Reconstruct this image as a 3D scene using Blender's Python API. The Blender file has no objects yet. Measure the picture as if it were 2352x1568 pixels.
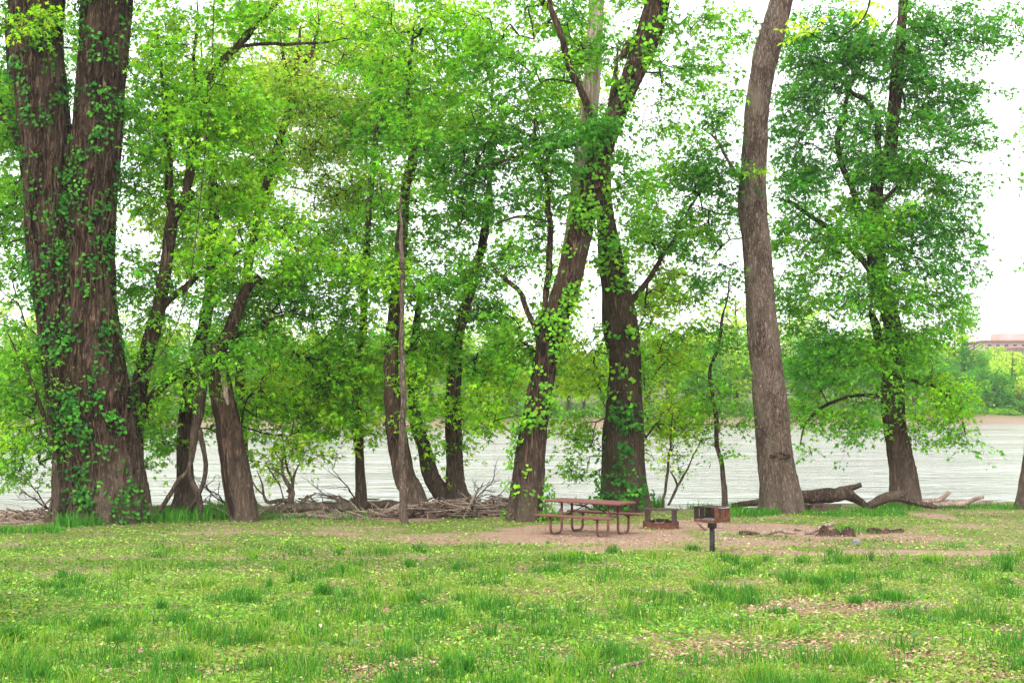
import bpy, math, random
import numpy as np
from mathutils import Vector
rng = np.random.default_rng(7)
random.seed(7)
S = bpy.context.scene
COL = S.collection
R = math.radians

# ------------------------------------------------------------------ camera model (photo measured on a 2352 x 1568 grid)
F, CU, CV, HOR = 3267.0, 1176.0, 784.0, 894.0
CZ = 3.5
PITCH = math.atan((HOR - CV) / F)
cp, sp = math.cos(PITCH), math.sin(PITCH)
WATER = -0.6

def P(u, v, D):
    a = (u - CU) / F; b = (CV - v) / F
    y = cp - b * sp; z = sp + b * cp
    k = D / y
    return np.array([a * k, D, CZ + z * k])

# ------------------------------------------------------------------ noise
def _hash(ix, iy, iz, seed):
    h = (ix * 374761393 + iy * 668265263 + iz * 2147483647 + seed * 1274126177) & 0xffffffff
    h = ((h ^ (h >> 13)) * 1274126177) & 0xffffffff
    h = (h ^ (h >> 16)) & 0xffffffff
    return h.astype(np.float64) / 4294967295.0

def vnoise(p, seed=0):
    p = np.asarray(p, float)
    i = np.floor(p).astype(np.int64); f = p - i
    f = f * f * (3 - 2 * f)
    o = 0
    for dx in (0, 1):
        wx = f[..., 0] if dx else 1 - f[..., 0]
        for dy in (0, 1):
            wy = f[..., 1] if dy else 1 - f[..., 1]
            for dz in (0, 1):
                wz = f[..., 2] if dz else 1 - f[..., 2]
                o = o + wx * wy * wz * _hash(i[..., 0] + dx, i[..., 1] + dy, i[..., 2] + dz, seed)
    return o

def fbm(p, seed=0, oct=3):
    p = np.asarray(p, float); s = 0; a = .5; t = 0
    for k in range(oct):
        s = s + a * vnoise(p, seed + k * 17); t += a; a *= .5; p = p * 2.03
    return s / t

def n2(x, y, sc, seed=0, oct=3):
    x = np.asarray(x, float); y = np.asarray(y, float)
    return fbm(np.stack([x * sc, y * sc, np.zeros_like(x) + .37], -1), seed, oct)

def smooth(a, b, x):
    t = np.clip((x - a) / (b - a), 0, 1)
    return t * t * (3 - 2 * t)

# ------------------------------------------------------------------ terrain
LY = np.array([-20, 0, 12, 27.9, 33, 38.5, 44, 48.])
LZ = np.array([-1.6, -1.85, -2.47, -3.23, -3.43, -3.55, -3.66, -3.71])
def edge_y(x):
    e = np.interp(x, [-16, -12.8, -11.2, -6, -1.2, 1.2, 3, 6.5, 9, 12, 30], [35.9, 36.6, 38.8, 39.6, 40.0, 41.6, 43.6, 43.8, 45.6, 46.9, 47.2])
    return e + (n2(x, 0 * np.asarray(x), .5, 3) - .5) * 1.0
def edge_slope(x):
    return np.interp(x, [-6, -.5, 2, 5], [.047, .05, .16, .33])
def shore_far(x):
    return 150 + np.where(x > 5, .41 * (x - 5), .03 * (5 - x)) + (n2(x, 0 * x, .06, 5) - .5) * 6
def ground(x, y, fine=True):
    x = np.asarray(x, float); y = np.asarray(y, float)
    e = edge_y(x)
    z = np.interp(np.minimum(y, e), LY, LZ)
    t = np.maximum(y - e, 0)
    z = z - np.minimum(t * edge_slope(x) + .02 * np.maximum(t - np.interp(x, [0, 3], [11, 0]), 0) ** 2, 2.6)
    if fine:
        z = z + (n2(x, y, .8, 11) - .5) * .07 * (y < 60) + (n2(x, y, .22, 12) - .5) * .10 * (y < 60)
    s = shore_far(x)
    far = -4.3 + np.interp(y - s, [-14, 0, 3.5, 30, 90, 200, 700], [-2, .2, 1.15, 2.6, 6, 11, 18])
    far = far + np.interp(y - s, [0, 40, 200], [0, 0, 1]) * np.interp(x, [-100, 80, 150], [0, 2, 6])
    z = np.where(y > 100, far, z)
    return z + CZ

_DT = np.arange(6, 60, .04)
def gp(u, v):
    """the spot of ground seen at u, v"""
    a = (u - CU) / F; b = (CV - v) / F
    y = cp - b * sp; zz = sp + b * cp
    zr = CZ + zz / y * _DT
    g = ground(a / y * _DT, _DT)
    k = np.nonzero(zr <= g)[0]
    D = _DT[k[0]] if len(k) else 47.
    return np.array([a / y * D, D, float(ground(np.array([a / y * D]), np.array([D]))[0])])

# ------------------------------------------------------------------ mesh building
class MB:
    def __init__(s):
        s.V = []; s.F = {3: [], 4: []}; s.MI = {3: [], 4: []}; s.C = []; s.n = 0; s.mi = 0
    def add(s, V, F3=None, F4=None, col=None):
        V = np.asarray(V, float).reshape(-1, 3)
        for k, f in ((3, F3), (4, F4)):
            if f is not None and len(f):
                f = np.asarray(f, np.int64).reshape(-1, k); s.F[k].append(f + s.n); s.MI[k].append(np.full(len(f), s.mi))
        if col is None: c = np.ones((len(V), 3))
        else:
            c = np.asarray(col, float)
            if c.ndim == 1: c = np.tile(c, (len(V), 1))
        s.V.append(V); s.C.append(c); s.n += len(V)
    def box(s, c, d, rz=0, M=None, col=None):
        x, y, z = np.array(d) / 2
        v = np.array([[i, j, k] for i in (-x, x) for j in (-y, y) for k in (-z, z)])
        if M is not None: v = v @ np.asarray(M).T
        if rz:
            ca, sa = math.cos(rz), math.sin(rz); v = v @ np.array([[ca, sa, 0], [-sa, ca, 0], [0, 0, 1]])
        s.add(v + np.array(c), F4=[[0, 1, 3, 2], [4, 6, 7, 5], [0, 4, 5, 1], [2, 3, 7, 6], [0, 2, 6, 4], [1, 5, 7, 3]], col=col)
    def build(s, name, mat, parent=None, smooth_=False, loc=None):
        m = bpy.data.meshes.new(name)
        V = np.concatenate(s.V).astype(np.float32)
        if loc is not None: V = V - np.array(loc, np.float32)
        L = []; ST = []; off = 0
        for k in (3, 4):
            if s.F[k]:
                f = np.concatenate(s.F[k]); L.append(f.ravel())
                ST.append(off + np.arange(len(f)) * k); off += f.size
        L = np.concatenate(L).astype(np.int32); ST = np.concatenate(ST).astype(np.int32)
        m.vertices.add(len(V)); m.vertices.foreach_set('co', V.ravel())
        m.loops.add(len(L)); m.loops.foreach_set('vertex_index', L)
        m.polygons.add(len(ST)); m.polygons.foreach_set('loop_start', ST)
        mi = np.concatenate([np.concatenate(s.MI[k]) for k in (3, 4) if s.F[k]])
        m.polygons.foreach_set('use_smooth', (mi > 0) if not smooth_ else np.full(len(ST), True))
        m.polygons.foreach_set('material_index', mi.astype(np.int32))
        a = m.color_attributes.new('tint', 'FLOAT_COLOR', 'POINT')
        c = np.concatenate(s.C); c = np.concatenate([c, np.ones((len(c), 1))], 1).astype(np.float32)
        a.data.foreach_set('color', c.ravel())
        for q in (mat if isinstance(mat, (list, tuple)) else [mat]): m.materials.append(q)
        m.update(calc_edges=True); m.validate()
        o = bpy.data.objects.new(name, m); COL.objects.link(o)
        if loc is not None and parent is None: o.location = loc
        if parent is not None: o.parent = parent
        return o

def tag(o, label=None, cat=None, group=None, kind=None):
    if label: o['label'] = label
    if cat: o['category'] = cat
    if group: o['group'] = group
    if kind: o['kind'] = kind
    return o
def thing(name, label, cat, loc, rz=0, group=None):
    o = bpy.data.objects.new(name, None); COL.objects.link(o)
    o.location = [float(c) for c in loc]; o.rotation_euler = (0, 0, rz); o.empty_display_size = .2
    return tag(o, label, cat, group)
def copy_tree(o, parent=None):
    c = o.copy(); COL.objects.link(c); c.parent = parent
    for ch in [k for k in bpy.data.objects if k.parent == o]: copy_tree(ch, c)
    return c

def spline(pts, step):
    """Catmull-Rom through rows of (x,y,z,r); resampled about every step"""
    p = np.asarray(pts, float)
    if len(p) == 1: return p
    q = np.vstack([2 * p[0] - p[1], p, 2 * p[-1] - p[-2]])
    out = []
    for i in range(1, len(q) - 2):
        n = max(2, int(np.linalg.norm(q[i + 1, :3] - q[i, :3]) / step))
        t = np.arange(n)[:, None] / n
        a, b, c, d = q[i - 1], q[i], q[i + 1], q[i + 2]
        out.append(.5 * (2 * b + (c - a) * t + (2 * a - 5 * b + 4 * c - d) * t * t + (3 * b - a - 3 * c + d) * t ** 3))
    out.append(p[-1:]); o = np.concatenate(out)
    if o.shape[1] > 3: o[:, 3] = np.maximum(o[:, 3], .002)
    return o

def sweep(mb, C, sides, disp=None, cap=True, col=None):
    """tube round the centre line C (x,y,z,r)"""
    C = np.asarray(C, float); n = len(C); p = C[:, :3]; r = C[:, 3]
    T = np.gradient(p, axis=0); T /= np.linalg.norm(T, axis=1)[:, None] + 1e-9
    ref = np.array([0, 1., 0]) if abs(T[0, 1]) < .8 else np.array([1., 0, 0])
    N = np.zeros_like(p); k = ref - T[0] * (ref @ T[0]); N[0] = k / np.linalg.norm(k)
    for i in range(1, n):
        k = N[i - 1] - T[i] * (N[i - 1] @ T[i]); N[i] = k / (np.linalg.norm(k) + 1e-9)
    B = np.cross(T, N)
    th = np.arange(sides) * 2 * math.pi / sides
    D = N[:, None] * np.cos(th)[None, :, None] + B[:, None] * np.sin(th)[None, :, None]
    V = p[:, None] + D * r[:, None, None]
    if disp is not None:
        V = V + D * disp(V, r[:, None] + 0 * th[None], th[None] + 0 * r[:, None])[..., None]
    V = V.reshape(-1, 3)
    i = np.arange(n - 1)[:, None] * sides; j = np.arange(sides)[None]; j2 = (j + 1) % sides
    Q = np.stack([i + j, i + j2, i + sides + j2, i + sides + j], -1).reshape(-1, 4)
    F3 = None
    if cap:
        V = np.vstack([V, p[0], p[-1]]); a = n * sides
        jj = np.arange(sides); k2 = (jj + 1) % sides
        F3 = np.vstack([np.stack([np.full(sides, a), k2, jj], 1), np.stack([np.full(sides, a + 1), (n - 1) * sides + jj, (n - 1) * sides + k2], 1)])
    mb.add(V, F3=F3, F4=Q, col=col)

def segs(mb, A, B, ra, rb, sides=4):
    """many thin tapered prisms at once"""
    A = np.asarray(A); B = np.asarray(B); d = B - A
    T = d / (np.linalg.norm(d, axis=1)[:, None] + 1e-9)
    ref = np.where(np.abs(T[:, 2:3]) > .8, np.array([[1., 0, 0]]), np.array([[0, 0, 1.]]))
    N = np.cross(T, ref); N /= np.linalg.norm(N, axis=1)[:, None] + 1e-9
    M = np.cross(T, N)
    th = np.arange(sides) * 2 * math.pi / sides
    ring = N[:, None] * np.cos(th)[None, :, None] + M[:, None] * np.sin(th)[None, :, None]
    V = np.concatenate([A[:, None] + ring * np.asarray(ra)[:, None, None], B[:, None] + ring * np.asarray(rb)[:, None, None]], 1)
    n = len(A); b = np.arange(n)[:, None] * 2 * sides; j = np.arange(sides)[None]; j2 = (j + 1) % sides
    Q = np.stack([b + j, b + j2, b + sides + j2, b + sides + j], -1).reshape(-1, 4)
    mb.add(V.reshape(-1, 3), F4=Q)

# ------------------------------------------------------------------ materials
def mat(name, build):
    m = bpy.data.materials.new(name); m.use_nodes = True
    nt = m.node_tree; nt.nodes.clear()
    out = nt.nodes.new('ShaderNodeOutputMaterial')
    nt.links.new(build(nt), out.inputs[0])
    return m
def nd(nt, t, **kw):
    n = nt.nodes.new('ShaderNode' + t)
    for k, v in kw.items():
        if k.startswith('i_'):
            key = k[2:]; key = int(key) if key.isdigit() else key.replace('_', ' ')
            if isinstance(v, bpy.types.NodeSocket): nt.links.new(v, n.inputs[key])
            else: n.inputs[key].default_value = v
        else: setattr(n, k, v)
    return n
def C4(c): return (c[0], c[1], c[2], 1)
def coords(nt, scale, which='Object'):
    tc = nd(nt, 'TexCoord'); mp = nd(nt, 'Mapping', i_Vector=tc.outputs[which]); mp.inputs['Scale'].default_value = scale
    return mp.outputs[0]
def noise(nt, vec, scale, detail=4, rough=.6, dist=0):
    n = nd(nt, 'TexNoise', i_Vector=vec, i_Scale=scale, i_Detail=detail, i_Roughness=rough, i_Distortion=dist)
    return n.outputs[0]
def ramp(nt, fac, stops):
    n = nd(nt, 'ValToRGB', i_Fac=fac); e = n.color_ramp.elements
    while len(e) < len(stops): e.new(.5)
    for k, (p, c) in zip(e, stops): k.position = p; k.color = C4(c)
    return n.outputs[0]
def mixc(nt, fac, a, b, mode='MIX'):
    n = nd(nt, 'Mix', data_type='RGBA', blend_type=mode)
    for key, v in ((0, fac), (6, a), (7, b)):
        if isinstance(v, bpy.types.NodeSocket): nt.links.new(v, n.inputs[key])
        else: n.inputs[key].default_value = C4(v) if key else v
    return n.outputs[2]
def bump(nt, h, strength, dist):
    return nd(nt, 'Bump', i_Height=h, i_Strength=strength, i_Distance=dist).outputs[0]
def principled(nt, col, rough=.8, spec=.3, normal=None, metal=0):
    p = nd(nt, 'BsdfPrincipled')
    for k, v in (('Base Color', col), ('Roughness', rough), ('Specular IOR Level', spec), ('Metallic', metal)):
        if isinstance(v, bpy.types.NodeSocket): nt.links.new(v, p.inputs[k])
        else: p.inputs[k].default_value = C4(v) if k == 'Base Color' else v
    if normal: nt.links.new(normal, p.inputs['Normal'])
    return p.outputs[0]
def tint(nt): return nd(nt, 'Attribute', attribute_name='tint').outputs[0]

def leaf_mat(name, trans=.5, gain=1.0, rough=.55, spec=.14):
    def b(nt):
        c = mixc(nt, 1.0, tint(nt), (gain, gain, gain), 'MULTIPLY')
        p = principled(nt, c, rough, spec)
        ct = mixc(nt, 1.0, c, (1.38, 1.52, .6), 'MULTIPLY')
        t = nd(nt, 'BsdfTranslucent', i_Color=ct).outputs[0]
        return nd(nt, 'MixShader', i_0=trans, i_1=p, i_2=t).outputs[0]
    return mat(name, b)
def bark_mat(name, dark, mid, light, scale=1.0, moss=None, bstr=1.0, silt=.62, zs=1.7):
    def b(nt):
        v = coords(nt, (11 * scale, 11 * scale, zs * scale)); v2 = coords(nt, (34 * scale, 34 * scale, 8 * scale)); v3 = coords(nt, (1.5, 1.5, .8))
        a = noise(nt, v, 1.0, 6, .62, .8); f = noise(nt, v2, 1.0, 4, .65)
        big = noise(nt, v3, 1.2, 3)
        ridge = nd(nt, 'Math', operation='ABSOLUTE', i_0=nd(nt, 'Math', operation='MULTIPLY_ADD', i_0=a, i_1=5.2, i_2=-2.6).outputs[0]).outputs[0]
        m = nd(nt, 'Math', operation='MULTIPLY_ADD', i_0=f, i_1=.6, i_2=ridge, use_clamp=False).outputs[0]
        m = nd(nt, 'Math', operation='MULTIPLY', i_0=m, i_1=.66, use_clamp=True).outputs[0]
        c = ramp(nt, m, [(.26, dark), (.52, mid), (.92, light)])
        c = mixc(nt, mixf(nt, big, .45, .72, 0, .6), c, mid2(mid, light))
        c = mixc(nt, mixf(nt, big, .48, .28, 0, .6), c, dark)
        if moss is not None:
            mm = noise(nt, coords(nt, (2.2, 2.2, .8)), 1.3, 5, .7)
            c = mixc(nt, mixf(nt, mm, .48, .66, 0, .6), c, moss)
        hz = nd(nt, 'SeparateXYZ', i_0=nd(nt, 'TexCoord').outputs['Object']).outputs[2]
        hz = nd(nt, 'Math', operation='MULTIPLY_ADD', i_0=noise(nt, coords(nt, (3, 3, .8)), 1, 4, .7), i_1=2.2, i_2=hz).outputs[0]
        c = mixc(nt, mixf(nt, hz, 1.5, 3.4, silt, 0), c, mixc(nt, m, (.14, .098, .072), (.36, .275, .215)))
        return principled(nt, c, .9, .12, bump(nt, m, bstr, .10))
    return mat(name, b)
def mid2(a, b): return tuple((x * .6 + y * .4) for x, y in zip(a, b))
def mixf(nt, fac, a, b, lo, hi):
    return nd(nt, 'MapRange', i_0=fac, i_1=a, i_2=b, i_3=lo, i_4=hi).outputs[0]

M = {}
M['leaf'] = leaf_mat('leaf_green', .5)
M['ivy'] = leaf_mat('ivy_green', .3, 1, .55, .14)
M['grass'] = leaf_mat('grass_green', .35, 1, .6, .15)
M['bark'] = bark_mat('bark_brown', (.022, .012, .007), (.142, .088, .055), (.35, .24, .17))
M['bark_dark'] = bark_mat('bark_dark_brown', (.019, .011, .007), (.122, .076, .046), (.30, .205, .14))
M['bark_pale'] = bark_mat('bark_pale_grey', (.075, .048, .036), (.31, .222, .172), (.52, .42, .35), 1.5, zs=2.4)
M['bark_moss'] = bark_mat('bark_mossy', (.03, .019, .011), (.135, .088, .052), (.24, .165, .10), 1.6, (.055, .055, .018))
M['bark_sycamore'] = bark_mat('bark_sycamore', (.15, .11, .08), (.34, .27, .21), (.55, .5, .43), .45, None, .3)
M['twig'] = bark_mat('twig_brown', (.03, .02, .016), (.066, .045, .034), (.12, .09, .07), 2, silt=0)
M['drift'] = bark_mat('driftwood', (.17, .115, .085), (.47, .355, .28), (.70, .58, .49), 1.6, None, .6, silt=0)
M['drift_dark'] = bark_mat('driftwood_dark', (.05, .033, .024), (.165, .115, .085), (.32, .24, .19), 1.6, None, .8, silt=0)
M['rotten'] = bark_mat('rotten_wood', (.045, .026, .018), (.23, .145, .10), (.48, .35, .27), 1.8, None, 1, silt=0)
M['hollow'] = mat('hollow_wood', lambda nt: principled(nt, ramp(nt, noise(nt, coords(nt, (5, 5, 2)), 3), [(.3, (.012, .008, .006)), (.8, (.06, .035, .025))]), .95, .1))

def ground_build(nt):
    t = tint(nt)
    sep = nd(nt, 'SeparateColor', i_0=t)
    v = coords(nt, (1, 1, 1))
    big = noise(nt, v, .9, 5, .65); fine = noise(nt, v, 14, 5, .7); mid = noise(nt, v, 4, 4, .6); speck = noise(nt, v, 38, 3, .6)
    soil = ramp(nt, fine, [(.25, (.15, .094, .068)), (.5, (.285, .185, .135)), (.75, (.42, .295, .22))])
    soil = mixc(nt, mixf(nt, speck, .58, .68, 0, .7), soil, (.52, .38, .24))
    soil = mixc(nt, mixf(nt, noise(nt, v, 1.7, 5, .7), .48, .68, 0, .45), soil, (.17, .108, .076))
    moss = ramp(nt, fine, [(.25, (.055, .065, .018)), (.55, (.15, .17, .045)), (.8, (.32, .29, .12))])
    f = nd(nt, 'Math', operation='ADD', i_0=sep.outputs[0], i_1=mixf(nt, mid, .3, .7, -.28, .28)).outputs[0]
    c = mixc(nt, mixf(nt, f, .35, .65, 0, 1), soil, moss)
    mud = ramp(nt, fine, [(.3, (.17, .115, .085)), (.7, (.38, .28, .215))])
    c = mixc(nt, sep.outputs[1], c, mud)
    farc = ramp(nt, noise(nt, v, .35, 5, .7), [(.3, (.05, .075, .02)), (.7, (.16, .2, .06))])
    c = mixc(nt, sep.outputs[2], c, farc)
    return principled(nt, c, .95, .1, bump(nt, fine, .6, .03))
M['ground'] = mat('soil_and_moss', ground_build)

def water_build(nt):
    tc = nd(nt, 'TexCoord').outputs['Object']
    def mp(s, rot=0):
        m = nd(nt, 'Mapping', i_Vector=tc); m.inputs['Scale'].default_value = s; m.inputs['Rotation'].default_value = (0, 0, rot); return m.outputs[0]
    a = noise(nt, mp((1.2, 1.9, 1), .2), 1, 4, .55, .8)
    b = noise(nt, mp((.32, .62, 1), -.15), 1, 4, .55, .8)
    g = noise(nt, mp((.035, .10, 1), .03), 1, 4, .6, .8)
    h = nd(nt, 'Math', operation='MULTIPLY_ADD', i_0=b, i_1=2.2, i_2=a).outputs[0]
    h = nd(nt, 'Math', operation='MULTIPLY', i_0=h, i_1=mixf(nt, g, .38, .62, .25, 1.8)).outputs[0]
    n = bump(nt, h, 1.0, .17)
    p = nd(nt, 'BsdfPrincipled', i_Roughness=.10, i_IOR=1.33)
    p.inputs['Base Color'].default_value = (.30, .305, .275, 1)
    nt.links.new(n, p.inputs['Normal'])
    return p.outputs[0]
M['water'] = mat('river_water', water_build)

M['paint'] = mat('red_brown_paint', lambda nt: principled(nt, mixc(nt, mixf(nt, noise(nt, coords(nt, (3, 9, 9)), 4, 5, .7), .45, .75, 0, .6), (.155, .052, .043), (.27, .125, .10)), .55, .35, bump(nt, noise(nt, coords(nt, (4, 60, 60)), 1, 3), .15, .01)))
M['pipe'] = mat('brown_pipe_paint', lambda nt: principled(nt, mixc(nt, mixf(nt, noise(nt, coords(nt, (8, 8, 8)), 2, 5, .7), .45, .7, 0, .7), (.12, .042, .036), (.22, .09, .07)), .5, .4))
def rust_build(nt):
    v = coords(nt, (1, 1, 1)); a = noise(nt, v, 9, 6, .7, .5); b = noise(nt, v, 40, 4, .7)
    c = ramp(nt, a, [(.32, (.05, .026, .02)), (.5, (.13, .05, .03)), (.68, (.26, .10, .05))])
    c = mixc(nt, mixf(nt, b, .55, .7, 0, .5), c, (.10, .07, .06))
    return principled(nt, c, .85, .25, bump(nt, b, .3, .005))
M['rust'] = mat('rusty_steel', rust_build)
M['soot'] = mat('sooty_steel', lambda nt: principled(nt, ramp(nt, noise(nt, coords(nt, (1, 1, 1)), 12, 6, .7), [(.35, (.028, .02, .018)), (.6, (.085, .052, .042)), (.75, (.18, .10, .07))]), .8, .3))
M['black'] = mat('black_paint', lambda nt: principled(nt, ramp(nt, noise(nt, coords(nt, (1, 1, 1)), 9, 5, .7), [(.4, (.016, .016, .018)), (.75, (.075, .06, .055))]), .6, .35))
M['handle'] = mat('grey_steel', lambda nt: principled(nt, (.33, .33, .36), .4, .5, None, .6))
M['ash'] = mat('ash', lambda nt: principled(nt, ramp(nt, noise(nt, coords(nt, (1, 1, 1)), 30, 5, .8), [(.35, (.03, .03, .03)), (.55, (.22, .2, .2)), (.7, (.55, .53, .52))]), .95, .1))
M['stone'] = mat('stone', lambda nt: principled(nt, ramp(nt, noise(nt, coords(nt, (1, 1, 1)), 7, 6, .7), [(.3, (.19, .135, .11)), (.7, (.42, .32, .27))]), .9, .2, bump(nt, noise(nt, coords(nt, (1, 1, 1)), 18, 4), .4, .02)))
M['grey_stone'] = mat('grey_stone', lambda nt: principled(nt, ramp(nt, noise(nt, coords(nt, (1, 1, 1)), 7, 6, .7), [(.3, (.14, .14, .15)), (.7, (.30, .30, .30))]), .9, .2))
M['litter'] = mat('dead_leaf', lambda nt: principled(nt, tint(nt), .85, .15))
M['wall'] = mat('pale_pink_wall', lambda nt: principled(nt, ramp(nt, noise(nt, coords(nt, (.4, .4, .4)), 1, 3), [(.3, (.50, .36, .34)), (.7, (.60, .46, .43))]), .9, .1))
M['roofing'] = mat('red_brown_roof', lambda nt: principled(nt, ramp(nt, noise(nt, coords(nt, (.6, .6, .6)), 1, 4), [(.3, (.30, .115, .085)), (.7, (.42, .18, .13))]), .8, .2))
M['glass'] = mat('dark_window', lambda nt: principled(nt, (.05, .05, .06), .15, .5))

# ------------------------------------------------------------------ leaves
TRI = dict(maple=(np.array([[0, 0, 0], [-.5, .42, -.12], [-.16, .48, .03], [0, 1.05, -.14], [.16, .48, .03], [.5, .42, -.12]]),
                  np.array([[0, 2, 1], [0, 3, 2], [0, 4, 3], [0, 5, 4]]), .34),
           oval=(np.array([[0, 0, 0], [-.27, .42, .06], [0, 1, -.12], [.27, .42, .06]]), np.array([[0, 2, 1], [0, 3, 2]]), .27),
           heart=(np.array([[0, .1, 0], [-.45, .15, -.05], [-.42, .55, -.03], [0, 1, -.12], [.42, .55, -.03], [.45, .15, -.05]]),
                  np.array([[0, 2, 1], [0, 3, 2], [0, 4, 3], [0, 5, 4]]), .5))
def unit(v): return v / (np.linalg.norm(v, axis=-1, keepdims=True) + 1e-9)
def leaves(mb, pos, ax, nm, size, col, shape='maple'):
    T, Fc, _ = TRI[shape]; n = len(pos); k = len(T)
    ax = unit(ax); nm = unit(nm - ax * np.sum(ax * nm, 1, keepdims=True)); b = np.cross(ax, nm)
    V = pos[:, None] + size[:, None, None] * (b[:, None] * T[None, :, 0:1] + ax[:, None] * T[None, :, 1:2] + nm[:, None] * T[None, :, 2:3])
    f = (np.arange(n)[:, None, None] * k + Fc[None]).reshape(-1, 3)
    mb.add(V.reshape(-1, 3), F3=f, col=np.repeat(col, k, 0))
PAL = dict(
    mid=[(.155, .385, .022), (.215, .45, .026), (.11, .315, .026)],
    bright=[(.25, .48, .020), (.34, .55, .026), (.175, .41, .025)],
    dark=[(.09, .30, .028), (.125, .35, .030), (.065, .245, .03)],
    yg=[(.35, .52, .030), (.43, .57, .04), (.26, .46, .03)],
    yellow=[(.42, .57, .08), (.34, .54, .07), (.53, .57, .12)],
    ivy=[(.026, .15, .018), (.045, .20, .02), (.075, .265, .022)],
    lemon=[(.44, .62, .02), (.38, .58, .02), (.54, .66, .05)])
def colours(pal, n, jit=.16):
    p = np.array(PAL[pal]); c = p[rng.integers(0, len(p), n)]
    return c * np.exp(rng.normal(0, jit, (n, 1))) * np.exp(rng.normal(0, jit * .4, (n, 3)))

def sprays(mb, C, out, pal, nl=16, ls=.15, L=.75, shape='maple', droop=.32):
    """one flat drooping spray of leaves at each centre C, pointing along out"""
    n = len(C)
    base = colours(pal, n, .12)
    o = unit(out * np.array([1, 1, .3]) + rng.normal(0, .25, out.shape))
    side = unit(np.cross(o, np.array([0, 0, 1.])) + 1e-6)
    ln = L * rng.uniform(.6, 1.35, n)
    t = rng.uniform(-.45, 1, (n, nl)); s = rng.normal(0, .27, (n, nl)) * (1.1 - np.abs(t) * .5); h = rng.normal(0, .07, (n, nl))
    pos = C[:, None] + o[:, None] * (t * ln[:, None])[..., None] + side[:, None] * (s * ln[:, None])[..., None]
    pos[..., 2] += h - droop * ln[:, None] * np.maximum(t, 0) ** 2 - .12 * s * s
    a = o[:, None] * (.5 + .6 * t[..., None]) + side[:, None] * (np.sign(s) * .7)[..., None] + rng.normal(0, .4, (n, nl, 3))
    a[..., 2] -= rng.uniform(.1, .9, (n, nl))
    nm = rng.normal(0, .55, (n, nl, 3)); nm[..., 2] += 1.0
    mb.mi = 1; tt = np.array([-.5, .25, .9]); q = [C + o * (t_ * ln)[:, None] - np.array([0, 0, 1.]) * (droop * ln * max(t_, 0) ** 2)[:, None] for t_ in tt]
    for k in (0, 1): segs(mb, q[k], q[k + 1], np.full(n, .0055 - .002 * k), np.full(n, .0035 - .002 * k), 3)
    mb.mi = 0
    sz = ls * rng.uniform(.5, 1.4, (n, nl))
    col = np.repeat(base, nl, 0) * np.exp(rng.normal(0, .2, (n * nl, 1))) * np.exp(rng.normal(0, .06, (n * nl, 3)))
    leaves(mb, pos.reshape(-1, 3), a.reshape(-1, 3), nm.reshape(-1, 3), sz.ravel(), col, shape)

def grow(mb, nodes, rad, targets, tip=.0029, maxr=.03, seed=0):
    """join every spray to the nearest wood, twig by twig, and thicken what carries more"""
    K = len(nodes); base = K
    pts = list(map(np.asarray, nodes)); par = [-1] * K
    arr = np.zeros((K + len(targets) * 9, 3)); arr[:K] = np.array(nodes); m = K
    d0 = np.array([np.min(np.linalg.norm(arr[:K] - t, axis=1)) for t in targets])
    r_ = np.random.default_rng(seed)
    tips = np.zeros(len(targets), int); outs = np.zeros((len(targets), 3))
    for i in np.argsort(d0):
        t = targets[i]; q = arr[:m] - t
        dist = np.linalg.norm(q, axis=1) + .35 * np.maximum(q[:, 2] - .2, 0)
        j = int(np.argmin(dist)); a = arr[j]; d = t - a; ln = np.linalg.norm(d)
        n = int(np.clip(ln / .4, 1, 8)); prev = j
        sag = r_.normal(0, .10, 3) * ln; sag[2] += .10 * ln
        for k in range(1, n + 1):
            f = k / n
            w = a + d * f + sag * math.sin(f * math.pi) + (r_.normal(0, .03, 3) * min(ln, 1) if k < n else 0)
            arr[m] = w; par.append(prev); prev = m; m += 1
        tips[i] = prev; outs[i] = arr[prev] - arr[par[prev]]
    arr = arr[:m]; cnt = np.zeros(m); cnt[tips] += 1
    for k in range(m - 1, base - 1, -1): cnt[par[k]] += cnt[k]
    rr = np.minimum(tip * np.maximum(cnt, 1) ** .5, maxr)
    idx = np.arange(base, m); pa = np.array(par)[base:]
    if len(idx):
        ra = np.where(pa >= base, rr[pa], np.minimum(rr[idx] * 1.2, maxr))
        segs(mb, arr[pa], arr[idx], ra, rr[idx], 5)
    return unit(outs)

def bark_disp(amp, fl=0., zb=0., lobes=5, ph=0., fh=.45, seed=0):
    def f(V, r, th):
        q = V * np.array([8., 8., .7]) + seed
        n = fbm(q, seed, 3); rid = 1 - np.minimum(np.abs(2 * n - 1) * 2.6, 1.2)
        big = fbm(V * np.array([1.6, 1.6, .8]) + seed, seed + 5, 2) - .5
        d = amp * (rid - .45) + big * r * .28
        if fl:
            h = np.maximum(V[..., 2] - zb, 0)
            d = d + r * fl * np.exp(-h / fh) * (.30 + .70 * np.cos(lobes * th + ph + 2 * big)) * .8
        return d
    return f

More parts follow.
